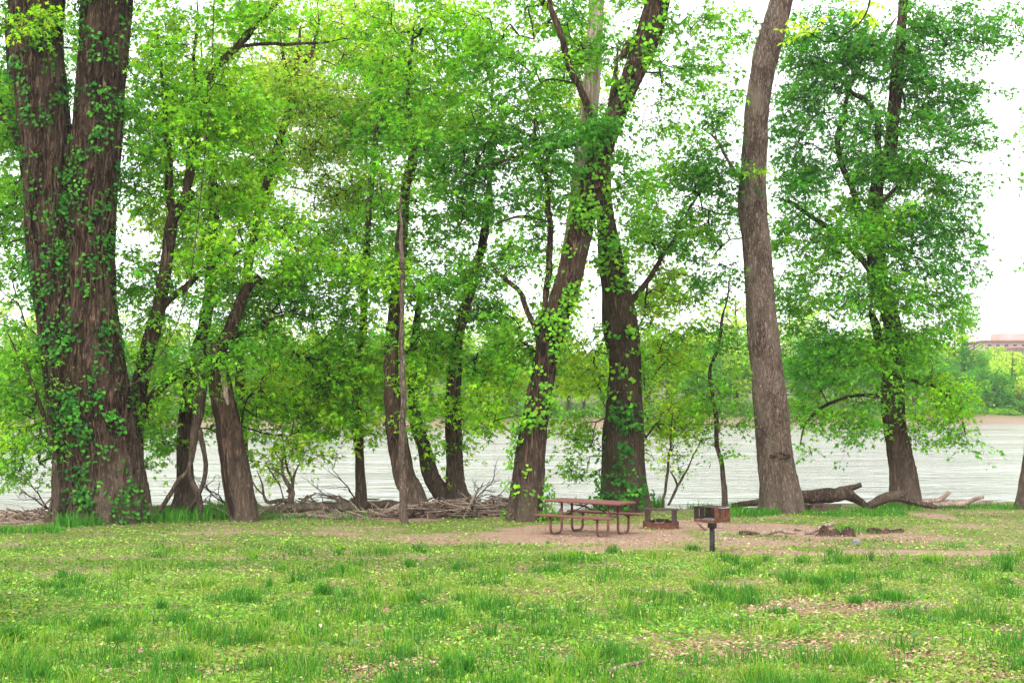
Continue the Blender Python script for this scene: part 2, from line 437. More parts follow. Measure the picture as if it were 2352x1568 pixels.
def stem(mb, poly, D, base=False, amp=None, flare=.35, lobes=5, seed=0, dz=.09, fh=.45, wob=True):
    """a trunk or limb along (u, v, half width [, D]) ; returns its centre line"""
    pts = []
    for q in poly:
        d = q[3] if len(q) > 3 else D
        pts.append([*P(q[0], q[1], d), q[2] / F * d])
    if base:
        b = pts[0]; g = float(ground(np.array([b[0]]), np.array([b[1]]))[0])
        z0 = min(b[2], g) - .25
        pts = [[b[0] - (pts[1][0] - b[0]) * .1, b[1], z0, b[3] * 1.04]] + pts
    rmax = max(p[3] for p in pts)
    step = max(dz, .05) if rmax > .15 else .18
    Cc = spline(pts, step)
    if rmax < .17 and wob:
        q = Cc[:, :3] * 1.1 + seed * 3.3; k = np.minimum(1, np.linspace(0, 6, len(Cc)))[:, None]
        Cc[:, :3] += k * .30 * (np.stack([fbm(q, 1, 3), fbm(q + 9, 2, 3), fbm(q + 21, 3, 3)], 1) - .5)
    sides = int(np.clip(2 * math.pi * rmax / .045, 7, 150))
    if amp is None: amp = min(.22 * rmax, .055) if rmax > .08 else .012
    zb = pts[1][2] if base else 0
    sweep(mb, Cc, sides, bark_disp(amp, flare if base else 0, zb - .05, lobes, seed * 1.7, fh, seed))
    return Cc

STATS = dict(leaf=0)
def crown_targets(blobs, nl, ls, L, shape='maple', seed=0, gap=.45):
    T = []; PN = []
    area = nl * TRI[shape][2] * (ls * .93) ** 2 * .62
    for b in blobs:
        u, v, ru, rv, D, tau, pal = b[:7]
        k = D / F; A = math.pi * ru * rv * k * k
        n = max(2, int(tau * A / area * ((1.62 if v < 820 else 1.3) if u < 1500 else 1.4)))
        c = P(u, v, D); rd = b[7] if len(b) > 7 else min(2.0, .5 * (ru + rv) * k)
        m = n * 5
        q = rng.normal(0, 1, (m, 3)); q = unit(q) * (rng.random((m, 1)) ** .38)
        p = c + q * np.array([ru * k, rd, rv * k])
        w = fbm(p * np.array([1.0, 1.0, 1.6]), seed + 31, 2) + rng.normal(0, .05, m)
        p = p[np.argsort(-w)][: int(m * (1 - gap))]
        p = p[rng.permutation(len(p))[:n]]
        g = ground(p[:, 0], p[:, 1])
        p = p[p[:, 2] > g + .25]
        T.append(p); PN += [pal] * len(p)
    return np.concatenate(T), np.array(PN)

def tree(name, label, cat, D, stems, blobs, bark='bark', nl=16, ls=.15, L=.62, seed=0, group=None, shape='maple', flare=.35, lobes=5, fh=.45, gap=.45, leafmat='leaf', maxr=.032, droop=.32, amp=None):
    b0 = P(stems[0][0][0], stems[0][0][1], D); g = float(ground(b0[:1], b0[1:2])[0])
    loc = (float(b0[0]), float(b0[1]), g)
    t = thing(name, label, cat, loc, 0, group)
    mb = MB(); lines = []
    for i, s in enumerate(stems):
        s = [list(q) for q in s]
        if s[-1][1] > -30 and s[-1][2] <= 8 and name not in ('broken_tree', 'dead_snag'): s[-1][2] = .8
        lines.append(stem(mb, s, D, base=s[0][2] and (i == 0 or (len(s[0]) > 4)), seed=seed + i, flare=flare, lobes=lobes, fh=fh, amp=amp, wob=name != 'dead_snag'))
    mb.build('trunk', M[bark], t, True, loc)
    if blobs:
        tg, pn = crown_targets(blobs, nl, ls, L, shape, seed, gap)
        zc = loc[2] + 1.2
        nodes = []
        for c in lines:
            q = c[::5, :3]; nodes += [p for p in q if p[2] > zc]
        if not nodes: nodes = [lines[0][-1, :3]]
        cr = MB(); cr.mi = 1; outs = grow(cr, nodes, None, tg, seed=seed, maxr=maxr); cr.mi = 0
        for pal in np.unique(pn):
            k = pn == pal; sprays(cr, tg[k], outs[k], pal, nl, ls, L, shape, droop)
        cr.build('crown', [M[leafmat], M['twig']], t, False, loc)
        STATS['leaf'] += len(tg) * nl
    return t, lines

def creeper(label, lines, rng_z, n, D, size=.13, off=(.02, .22), seed=0, pal='ivy', name='climbing_vine', clump=.5, nl=6, stems=3, face=.55, zz=None, vr=(.008, .02), vm='drift_dark'):
    """ivy: leaves in tufts on a trunk's bark, and thin stems running up it"""
    C = np.concatenate(lines); C = C[(C[:, 2] > rng_z[0]) & (C[:, 2] < rng_z[1])]
    loc = tuple(float(c) for c in C[np.argmin(C[:, 2]), :3])
    t = thing(name, label, 'vine', loc)
    st = MB()
    for l in lines:
        l = l[(l[:, 2] > rng_z[0] - .3) & (l[:, 2] < rng_z[1])]
        if len(l) < 6: continue
        for k in range(stems):
            th = rng.uniform(-3.0, -.1) + np.cumsum(rng.normal(0, .05, len(l))) + rng.uniform(-.01, .01) * np.arange(len(l))
            pt = l[:, :3] + np.stack([np.cos(th), np.sin(th), 0 * th], 1) * (l[:, 3:4] * 1.04 + .012)
            sweep(st, np.hstack([pt[::2], np.full((len(pt[::2]), 1), rng.uniform(*vr))]), 5)
    if st.n: st.build('stem', M[vm], t, True, loc)
    m = n * 4
    i = rng.integers(0, len(C), m); th = np.where(rng.random(m) < face, rng.uniform(-math.pi, 0, m), rng.uniform(-math.pi, math.pi, m))
    d = np.stack([np.cos(th), np.sin(th), 0 * th], 1)
    p = C[i, :3] + d * (C[i, 3:4] + rng.uniform(*off, (m, 1)))
    w = fbm(p * np.array([1.9, 1.9, 1.5]), seed, 2) + rng.normal(0, .13, m)
    if zz is not None: w = w + zz(p)
    k = np.argsort(-w)[:n]
    p = p[k]; d = d[k]
    c = np.repeat(p, nl, 0) + rng.normal(0, .085, (n * nl, 3)); dd = np.repeat(d, nl, 0)
    a = dd * .5 + rng.normal(0, .55, c.shape); a[:, 2] -= .6
    nm = dd + rng.normal(0, .4, c.shape); nm[:, 2] += .6
    lf = MB(); col = np.repeat(colours(pal, n, .2), nl, 0) * np.exp(rng.normal(0, .18, (n * nl, 1)))
    leaves(lf, c, a, nm, size * rng.uniform(.6, 1.3, n * nl), col, 'heart')
    lf.build('foliage', M['ivy'], t, False, loc)
    return t

# ================================================================== SETTING
def build_ground():
    xs = np.unique(np.round(np.concatenate([np.linspace(-520, -60, 22), np.linspace(-60, -19, 30), np.arange(-19, 19.01, .14), np.linspace(19, 60, 30), np.linspace(60, 520, 40)]), 3))
    ys = np.unique(np.round(np.concatenate([np.linspace(-40, 9, 20), np.arange(9, 50, .16), np.linspace(50, 130, 16), np.arange(130, 240, 1.5), np.linspace(240, 560, 30)]), 3))
    X, Y = np.meshgrid(xs, ys); Z = ground(X.ravel(), Y.ravel()).reshape(X.shape)
    V = np.stack([X, Y, Z], -1).reshape(-1, 3); nx = len(xs); ny = len(ys)
    i = np.arange(ny - 1)[:, None] * nx + np.arange(nx - 1)[None]
    Q = np.stack([i, i + 1, i + nx + 1, i + nx], -1).reshape(-1, 4)
    x, y = V[:, 0], V[:, 1]
    g = cover(x, y)
    e = edge_y(x); mud = smooth(-.5, .8, y - e) * (y < 100)
    s = shore_far(x)
    mud = np.maximum(mud, (y > 100) * (1 - smooth(1.8, 4, y - s)))
    far = (y > 100) * smooth(3, 8, y - s)
    mb = MB(); mb.add(V, F4=Q, col=np.stack([g, mud, far], 1))
    o = mb.build('ground', M['ground'], None, True); tag(o, kind='structure')
def ell(x, y, u, v, ru, rv):
    a = gp(u - ru, v); b = gp(u + ru, v); c = gp(u, v - rv); d = gp(u, v + rv)
    cx = (a[0] + b[0]) / 2; cy = (c[1] + d[1]) / 2
    return np.sqrt(((x - cx) / (abs(b[0] - a[0]) / 2)) ** 2 + ((y - cy) / (abs(c[1] - d[1]) / 2)) ** 2)
DIRT = [(1345, 1228, 225, 24), (1580, 1207, 105, 13), (1760, 1214, 160, 14), (1790, 1270, 260, 7), (2180, 1270, 240, 6), (1900, 1232, 110, 8), (1850, 1170, 110, 6), (2150, 1185, 40, 8), (1150, 1180, 70, 12), (950, 1193, 90, 7)]
THIN = [(1100, 1235, 230, 20), (1560, 1250, 330, 22), (2010, 1228, 200, 18), (1750, 1338, 120, 14), (380, 1490, 200, 40), (330, 1425, 130, 12), (1550, 1500, 450, 60), (2150, 1500, 350, 50), (850, 1540, 250, 30), (1950, 1400, 300, 25), (1600, 1355, 160, 16), (120, 1500, 150, 30)]
def cover(x, y):
    x = np.asarray(x, float); y = np.asarray(y, float)
    n = n2(x, y, .55, 21, 4)
    g = .66 + (n - .5) * 1.25
    for e in DIRT:
        d = ell(x, y, *e) + (n2(x, y, 1.0, 23, 3) - .5) * .8
        g = g - .95 * (1 - smooth(.6, 1.15, d))
    for e in THIN:
        d = ell(x, y, *e) + (n2(x, y, .8, 24, 3) - .5) * 1.0
        g = g - .30 * (1 - smooth(.4, 1.2, d))
    return np.clip(g, 0, 1)
build_ground()

def build_water():
    mb = MB(); xs = np.linspace(-520, 520, 61); ys = np.concatenate([np.linspace(40, 70, 16), np.linspace(75, 400, 40)])
    X, Y = np.meshgrid(xs, ys); V = np.stack([X, Y, 0 * X + WATER], -1).reshape(-1, 3)
    i = np.arange(len(ys) - 1)[:, None] * len(xs) + np.arange(len(xs) - 1)[None]
    mb.add(V, F4=np.stack([i, i + 1, i + len(xs) + 1, i + len(xs)], -1).reshape(-1, 4))
    tag(mb.build('river', M['water'], None, True), kind='structure')
build_water()

# ------------------------------------------------------------------ lawn
def pts_ground(n, D0, D1, power=1.6, margin=1.12):
    """random spots of the lawn, denser near the front"""
    u = rng.random(n); k = 1 - power
    D = (D0 ** k + u * (D1 ** k - D0 ** k)) ** (1 / k)
    x = rng.uniform(-1, 1, n) * D * (CU / F) * margin
    return x, D
def blades(mb, x, y, h, w, col, lean=.35):
    n = len(x); z = ground(x, y)
    b = np.stack([x, y, z - .01], 1)
    th = rng.uniform(0, 2 * math.pi, n); s = np.stack([np.cos(th), np.sin(th), 0 * th], 1)
    ph = rng.uniform(0, 2 * math.pi, n); l = np.stack([np.cos(ph), np.sin(ph), 0 * ph], 1) * (lean * rng.uniform(.2, 1.6, n))[:, None]
    H = h[:, None]; W = w[:, None] / 2
    up = np.array([0, 0, 1.])
    mid = b + (up * .58 + l * .32) * H
    tip = b + (up * .95 + l * 1.0) * H - up * (np.sum(l * l, 1) * .35)[:, None] * H
    V = np.stack([b - s * W, b + s * W, mid + s * W * .8, mid - s * W * .8, tip], 1).reshape(-1, 3)
    i = np.arange(n)[:, None] * 5
    mb.add(V, F3=np.hstack([i + 3, i + 2, i + 4]), F4=np.hstack([i, i + 1, i + 2, i + 3]), col=np.repeat(col, 5, 0))
GP = dict(lawn=np.array([(.155, .345, .025), (.23, .42, .03), (.10, .28, .028), (.33, .42, .09)]),
          deep=np.array([(.045, .19, .024), (.07, .235, .026), (.10, .28, .028)]),
          clover=np.array([(.155, .33, .04), (.22, .40, .045), (.10, .25, .04), (.32, .43, .075), (.18, .30, .09)]))
def gcol(p, n, j=.18):
    c = GP[p][rng.integers(0, len(GP[p]), n)]
    return c * np.exp(rng.normal(0, j, (n, 1))) * np.exp(rng.normal(0, .06, (n, 3)))

def build_grass():
    mb = MB()
    # fine short grass everywhere
    x, y = pts_ground(230000, 11, 44, 1.55)
    g = cover(x, y); t = n2(x, y, 1.3, 41, 3)
    keep = (rng.random(len(x)) < g * smooth(.30, .62, t + .10 * (x < 0)) * 1.1 + .03) & (y < edge_y(x) - .3)
    x, y = x[keep], y[keep]; t = t[keep]
    h = (.03 + .055 * smooth(.5, .75, t) * smooth(34, 24, y)) * rng.uniform(.5, 1.4, len(x)) * np.interp(y, [12, 40], [1, .85])
    w = np.interp(y, [11, 20, 44], [.006, .009, .016]) * rng.uniform(.7, 1.4, len(x))
    c = gcol('lawn', len(x)); k = n2(x, y, .9, 43, 2) > .56; c[k] = .5 * c[k] + .5 * gcol('deep', int(k.sum()))
    tone = (n2(x, y, .28, 77, 3) + .06 * smooth(2, -6, x))[:, None]; c = c * (1 - .6 * smooth(.52, .68, tone)) + gcol('deep', len(x)) * .6 * smooth(.52, .68, tone)
    c = c * (1 - .55 * smooth(.5, .34, tone)) + np.array([.30, .36, .08]) * .55 * smooth(.5, .34, tone)
    blades(mb, x, y, h, w, c)
    # scattered taller tufts
    tx, ty = pts_ground(850, 11, 30, 1.9); gk = (cover(tx, ty) > .38) & (n2(tx, ty, .5, 44, 2) > .42); tx, ty = tx[gk], ty[gk]
    for a, b in zip(tx, ty):
        m = int(rng.integers(25, 90)); rad = rng.uniform(.04, .18)
        q = rng.normal(0, rad, (m, 2)); hh = rng.uniform(.12, .28)
        blades(mb, a + q[:, 0], b + q[:, 1], hh * rng.uniform(.5, 1.2, m), np.full(m, .006 + .0003 * b), gcol('deep' if rng.random() < .65 else 'lawn', m) * .85, .55)
    tag(mb.build('grass', M['grass'], None, False), kind='stuff', label='patchy bright green lawn grass in front of the river bank', cat='grass')
    # tall grass at tree feet along the bank
    mb = MB()
    for (u, v, ru, rv, n, hh) in [(370, 1192, 215, 11, 5200, .40), (200, 1203, 65, 9, 1500, .42), (520, 1186, 65, 8, 1800, .48), (30, 1222, 120, 9, 1300, .22), (730, 1190, 160, 7, 900, .28), (880, 1178, 40, 8, 500, .32),
                                  (1465, 1158, 45, 12, 2000, .55), (1400, 1165, 80, 9, 900, .35), (1600, 1160, 85, 9, 2200, .34), (1230, 1190, 70, 6, 500, .2), (1700, 1180, 90, 8, 1600, .24), (1960, 1180, 120, 7, 1500, .2), (2120, 1168, 120, 6, 1300, .2), (1800, 1162, 60, 6, 700, .3), (1970, 1222, 45, 9, 350, .16), (2290, 1165, 60, 5, 500, .2)]:
        a = gp(u - ru, v); b_ = gp(u + ru, v); c0 = gp(u, v - rv)[1]; c1 = gp(u, v + rv)[1]
        q = unit(rng.normal(0, 1, (n, 2))) * np.sqrt(rng.random((n, 1)))
        X = (a[0] + b_[0]) / 2 + q[:, 0] * (b_[0] - a[0]) / 2; Y = (c0 + c1) / 2 + q[:, 1] * abs(c0 - c1) / 2
        k = n2(X, Y, 1.1, 47, 2) > .36; X, Y = X[k], Y[k]
        blades(mb, X, Y, hh * rng.uniform(.3, 1.15, len(X)) * (.5 + n2(X, Y, 1.5, 48, 2)), rng.uniform(.012, .03, len(X)), gcol('deep', len(X), .25), .4)
    tag(mb.build('tall_grass', M['grass'], None, False), kind='stuff', label='taller dark green grass and weeds round the tree feet on the bank', cat='grass')
    # low leafy ground cover
    mb = MB()
    x, y = pts_ground(360000, 11, 42, 1.85)
    g = cover(x, y); t = n2(x, y, 2.2, 51, 3)
    keep = (rng.random(len(x)) < (.25 + .75 * smooth(.35, .6, t)) * smooth(.1, .75, g) + .015) & (y < edge_y(x) - .3)
    x, y = x[keep], y[keep]; n = len(x)
    p = np.stack([x, y, ground(x, y) + rng.uniform(.005, .05, n)], 1)
    a = rng.normal(0, 1, (n, 3)); a[:, 2] = rng.uniform(-.3, .6, n)
    nm = rng.normal(0, .45, (n, 3)); nm[:, 2] += 1
    sz = rng.uniform(.024, .068, n) * np.interp(y, [12, 40], [1, 1.3])
    tone = (n2(x, y, .28, 77, 3) + .06 * smooth(2, -6, x))[:, None]; cc = gcol('clover', n, .34); cc = cc * (1 - .45 * smooth(.5, .34, tone)) + np.array([.31, .35, .09]) * .45 * smooth(.5, .34, tone)
    leaves(mb, p, a, nm, sz, cc * (1 - .35 * smooth(.52, .68, tone)), 'oval')
    # broad leaved weeds
    x, y = pts_ground(420, 11, 26, 2.2); k = n2(x, y, .35, 53, 2) + .12 * (x > 2) > .54; x, y = x[k], y[k]
    for a_, b_ in zip(x, y):
        m = int(rng.integers(3, 9)); th = rng.uniform(0, 6.28, m)
        d = np.stack([np.cos(th), np.sin(th), rng.uniform(.1, .7, m)], 1)
        p = np.array([a_, b_, float(ground(np.array([a_]), np.array([b_]))[0]) + .02]) + d * .02
        nm = -d * .4 + np.array([0, 0, 1.]); 
        leaves(mb, p, d, nm + rng.normal(0, .15, nm.shape), rng.uniform(.06, .14, m), gcol('clover', m, .2) * np.array([.7, .85, 1.1]), 'oval')
    tag(mb.build('ground_cover', M['grass'], None, False), kind='stuff', label='low clover and broad leaved weeds covering the lawn', cat='ground cover')
    # dead leaves and chips
    mb = MB()
    x, y = pts_ground(150000, 11, 42, 1.9)
    g = cover(x, y); keep = rng.random(len(x)) < (.07 + .65 * smooth(.5, .66, n2(x, y, .45, 63, 3) + .05 * smooth(-2, 5, x) + .05 * smooth(18, 12, y))) + .4 * (1 - smooth(.15, .6, g)) * n2(x, y, 1.5, 61, 2); keep &= y < edge_y(x) + 1.5
    x, y = x[keep], y[keep]; n = len(x)
    p = np.stack([x, y, ground(x, y) + rng.uniform(.006, .05, n)], 1)
    a = rng.normal(0, 1, (n, 3)); a[:, 2] *= .15; nm = rng.normal(0, .3, (n, 3)); nm[:, 2] += 1
    pal = np.array([(.50, .36, .23), (.38, .24, .15), (.60, .47, .32), (.20, .115, .075), (.42, .27, .17), (.28, .17, .11)])
    c = pal[rng.integers(0, 6, n)] * np.exp(rng.normal(0, .2, (n, 1)))
    leaves(mb, p, a, nm, rng.uniform(.02, .068, n) * np.where(rng.random(n) < .06, 1.6, 1), c * .9, 'oval')
    tag(mb.build('leaf_litter', M['litter'], None, False), kind='stuff', label='pale dead leaves and chips scattered on the soil', cat='leaf litter')
build_grass()

def tuft(label, u, v, wpx, h, n, pal='deep'):
    g = gp(u, v); k = g[1] / F
    t = MB(); q = rng.normal(0, wpx * k * .4, (n, 2)) * np.array([1, .8])
    x = g[0] + q[:, 0]; y = g[1] + q[:, 1]
    ang = q / (np.abs(q).max() + 1e-6)
    blades(t, x, y, h * rng.uniform(.45, 1.1, n), rng.uniform(.006, .012, n), gcol(pal, n, .25), .6)
    tag(t.build('grass_tuft', M['grass'], None, False, tuple(float(c) for c in g)), label, 'grass tuft', 'grass tufts on the lawn')
tuft('widest dark green grass tuft on the near lawn at right', 2045, 1382, 48, .24, 420)
tuft('dark grass tuft just behind and left of the widest tuft', 1888, 1347, 34, .22, 260)
tuft('small round grass tuft beside the widest tuft', 1965, 1390, 20, .2, 170)
tuft('spiky pale green grass tuft near the right dirt path', 2140, 1293, 40, .26, 260, 'lawn')
tuft('dense grass tuft by the right edge of the dirt path', 2310, 1296, 40, .28, 320)
tuft('left of the twin grass tufts at the bottom edge', 1028, 1545, 15, .22, 130)
tuft('right of the twin grass tufts at the bottom edge', 1070, 1550, 20, .25, 190)
tuft('grass tuft with fanned blades near bottom centre', 1355, 1525, 34, .24, 220, 'lawn')
tuft('dark compact grass tuft left of lawn centre', 742, 1372, 24, .3, 240)
tuft('dark slim grass tuft on the left lawn', 372, 1404, 16, .24, 130)
tuft('broad grass tuft low on the left lawn', 275, 1480, 38, .2, 230, 'deep')
tuft('long bladed grass tuft at lower left', 415, 1528, 50, .24, 320, 'deep')
tuft('grass tuft at the left edge of the lawn', 25, 1480, 36, .28, 260, 'deep')
tuft('isolated little grass tuft on the table dirt patch', 1481 - 222, 1250, 6, .16, 40, 'deep')

# ================================================================== TREES ON THE BANK
T1, L1 = tree('silver_maple', 'huge twin trunked tree wrapped in ivy at the left edge', 'tree', 38.2,
    [[(205, 1195, 82), (203, 1080, 72), (180, 964, 60), (158, 850, 54), (140, 730, 50), (122, 612, 50), (115, 508, 51), (110, 352, 55), (96, 234, 55), (86, 117, 53), (82, 0, 58), (78, -140, 56)],
     [(262, 1195, 78, 38.0, 1), (246, 1081, 80), (229, 964, 74), (217, 850, 66), (207, 730, 58), (206, 612, 53), (211, 470, 50), (221, 352, 52), (228, 234, 50), (238, 117, 51), (246, 0, 53), (256, -140, 52)],
     [(100, 380, 20), (62, 330, 18), (36, 290, 14), (0, 250, 13), (-60, 190, 10)]],
    [(95, 60, 60, 60, 37.0, .8, 'bright', .8), (20, 330, 60, 180, 38.6, 1.0, 'mid', 1.0), (60, -60, 160, 80, 38, .8, 'mid'), (300, -80, 130, 70, 38, .7, 'mid')], 'bark', seed=1, flare=.22, lobes=7, fh=.8, amp=.13)
creeper('ivy covering both stems of the huge twin trunked tree', [L1[0], L1[1]], (0, 17), 1500, 38.2, .098, (.02, .22), 3, stems=13, vr=(.012, .045), vm='bark', zz=lambda p: .22 * np.exp(-((p[:, 2] - 2.6) / 1.3) ** 2) * (np.abs(p[:, 0] + 11.6) < .6))
tree('background_tree', 'dark slim trunk hugging the left side of the huge twin trunk', 'tree', 39.6,
    [[(140, 1190, 23), (141, 1080, 21), (139, 960, 19), (133, 850, 17), (122, 740, 15), (95, 600, 13), (60, 400, 11), (30, 200, 9), (10, 0, 7)]],
    [(15, 480, 70, 330, 41.5, 1.3, 'mid'), (40, 860, 100, 170, 41, 1.5, 'mid'), (60, 1040, 80, 60, 40.6, .9, 'mid'), (10, 150, 70, 160, 41, 1.0, 'mid'), (330, 210, 70, 220, 42, 1.0, 'mid'), (150, 100, 60, 150, 42, .7, 'mid'), (20, 1080, 60, 40, 40.4, .6, 'mid')], 'bark_dark', seed=2)
tree('sapling', 'thin bent sapling in front of the huge twin trunk at far left', 'tree', 37.2,
    [[(139, 1203, 6), (131, 1110, 6), (125, 1042, 6), (113, 984, 5), (90, 944, 5), (66, 855, 4), (47, 820, 3), (20, 770, 3)]],
    [(60, 880, 70, 90, 37.2, .55, 'mid', .9), (40, 1000, 60, 60, 37.2, .6, 'bright', .8), (110, 1000, 40, 60, 37, .5, 'mid', .7)], 'bark_dark', seed=3, nl=12, ls=.12, maxr=.02)
T3, L3 = tree('forked_tree', 'slender curved tree leaning right beside the huge twin trunk', 'tree', 39.2,
    [[(302, 1180, 24), (306, 1080, 22), (309, 964, 19), (328, 847, 17), (359, 730, 16), (381, 612, 13), (396, 508, 13), (422, 461, 11), (441, 371, 10), (457, 273, 9), (475, 200, 8), (496, 156, 8), (547, 105, 7), (640, 0, 6), (720, -90, 5)],
     [(398, 515, 10), (392, 450, 9), (388, 380, 8), (382, 312, 7), (372, 220, 5), (366, 60, 4)],
     [(457, 280, 6), (452, 190, 5), (450, 90, 4), (447, -20, 3)],
     [(362, 725, 9), (378, 696, 8), (430, 648, 7), (488, 612, 6), (522, 597, 5), (580, 560, 3)],
     [(312, 975, 13), (330, 950, 11), (371, 886, 10), (441, 839, 9), (488, 800, 8), (547, 769, 7), (612, 745, 6), (680, 715, 4)],
     [(547, 107, 4), (620, 103, 4), (720, 98, 3), (810, 90, 2)]],
    [(340, 330, 80, 180, 39.4, .9, 'mid'), (560, 10, 220, 40, 39.2, .6, 'bright'), (760, 640, 110, 70, 39.6, .6, 'bright'), (430, 190, 130, 150, 39, 1.1, 'bright'), (330, 610, 80, 110, 39.4, .8, 'mid'), (520, 340, 150, 180, 39.2, 1.0, 'bright'), (560, 560, 160, 130, 39.2, 1.1, 'bright'), (500, 700, 100, 80, 39.4, .9, 'mid'),
     (450, 850, 110, 75, 38.6, .85, 'mid', .9), (610, 775, 120, 55, 38.8, .95, 'mid', .9), (345, 790, 45, 100, 39.2, .8, 'mid'), (335, 980, 55, 110, 39.2, .8, 'mid', .8), (600, 60, 150, 60, 39, .7, 'bright'), (800, 95, 110, 35, 39, .4, 'bright'), (450, 30, 130, 50, 39, .35, 'mid'), (680, 640, 90, 80, 39.4, .9, 'mid')], 'bark_dark', seed=4)
tree('dead_snag', 'crooked dead forked snag standing left of the split trunk', 'dead tree', 38.6,
    [[(461, 1186, 6), (457, 1142, 6), (436, 1092, 6), (440, 1050, 7), (448, 990, 9), (459, 930, 12), (462, 850, 12), (458, 800, 7)],
     [(438, 1060, 7), (430, 1085, 5), (412, 1100, 5), (388, 1140, 5), (360, 1182, 4, 38.3)],
     [(458, 985, 7), (465, 1020, 6), (473, 1064, 6), (468, 1105, 5), (452, 1145, 5), (432, 1178, 7, 38.8)]], [], 'drift_dark', seed=5, flare=.1)
tree('background_tree', 'flared trunk behind the dead snag at left', 'tree', 41.2,
    [[(428, 1184, 32), (426, 1110, 19), (425, 1000, 16), (432, 900, 15), (457, 800, 14), (478, 700, 12), (486, 600, 11), (490, 430, 9), (470, 250, 7), (460, 80, 5)]],
    [(450, 480, 150, 180, 43.5, .9, 'yg'), (400, 950, 70, 120, 42.5, .9, 'mid'), (500, 240, 150, 150, 43.5, .8, 'yg'), (540, 950, 70, 120, 43, .7, 'mid'), (350, 830, 60, 140, 43, .7, 'yg')], 'bark', seed=6, flare=.8, lobes=4)
T6, L6 = tree('broken_tree', 'dark leaning trunk with split hollow side and snapped top', 'tree', 38.6,
    [[(560, 1190, 34), (541, 1081, 31), (521, 964, 27), (503, 860, 25), (502, 806, 20), (520, 775, 14), (547, 710, 12), (565, 665, 11), (597, 635, 9)],
     [(500, 830, 14), (489, 800, 12), (482, 786, 8)]],
    [(640, 860, 120, 110, 40.5, .9, 'bright'), (700, 985, 130, 70, 40.5, 1.3, 'bright'), (840, 900, 60, 90, 40.5, .8, 'bright'), (640, 700, 110, 80, 40.5, .9, 'mid'), (560, 800, 60, 40, 38.4, .5, 'mid', .6), (760, 800, 100, 130, 41.5, 1.1, 'mid'), (590, 1010, 60, 60, 40, .5, 'bright')], 'bark_dark', seed=7, flare=.12)
def strip(name, parent_, line, th0, th1, z0, z1, mat_, off=.012):
    """a patch of another surface lying over part of a trunk"""
    C = line[(line[:, 2] > z0) & (line[:, 2] < z1)]; n = len(C); k = 9
    f = np.linspace(0, 1, n); wd = np.sin(np.clip(f, .02, .98) * math.pi) ** .5
    V = []
    for i in range(n):
        jit = (vnoise(np.array([[C[i, 2] * 3, .3, .7]]), 4)[0] - .5) * .3
        for j in range(k):
            m_ = (th0 + th1) / 2 + jit; a = m_ + (th1 - th0) / 2 * wd[i] * (2 * j / (k - 1) - 1)
            V.append(C[i, :3] + np.array([math.cos(a), math.sin(a), 0]) * (C[i, 3] * 1.04 + off * math.sin(j / (k - 1) * math.pi)))
    b = np.arange(n - 1)[:, None] * k + np.arange(k - 1)[None]
    mb = MB(); mb.add(np.array(V), F4=np.stack([b, b + 1, b + k + 1, b + k], -1).reshape(-1, 4))
    return mb.build(name, mat_, parent_, True, tuple(parent_.location))
strip('hollow', T6, L6[0], -2.75, -1.75, .1, 3.4, M['hollow'], .02)
strip('bare_wood', T6, L6[0], -1.25, -.75, 3.0, 4.2, M['drift'], .02)
tree('yellow_green_tree', 'tall thin leaved yellow green tree rising behind the leaning split trunk', 'tree', 43.5,
    [[(562, 1165, 13), (557, 1050, 12), (551, 870, 11), (552, 740, 10), (580, 560, 10), (625, 380, 9), (665, 250, 9), (682, 170, 8), (690, 60, 5)],
     [(680, 180, 6), (700, 140, 5), (720, 100, 4), (740, 20, 3)], [(672, 220, 5), (655, 150, 4), (640, 60, 3)]],
    [(680, 310, 210, 180, 46, .85, 'yellow'), (850, 340, 160, 180, 46, .8, 'yellow'), (640, 120, 170, 110, 46, 1.0, 'yellow'), (680, 190, 90, 110, 42.6, .8, 'yellow', .7), (800, 220, 110, 130, 42.8, .5, 'yellow', .8), (780, 520, 180, 120, 46, .8, 'yg'), (560, 450, 120, 150, 46, .8, 'yg'), (850, 130, 150, 120, 46, 1.0, 'yellow'), (980, 260, 120, 160, 46, .8, 'yg'), (760, 20, 200, 50, 46, .6, 'yellow'), (700, 880, 170, 120, 45, .9, 'yg')], 'bark_dark', seed=8, ls=.12, nl=18, maxr=.018)
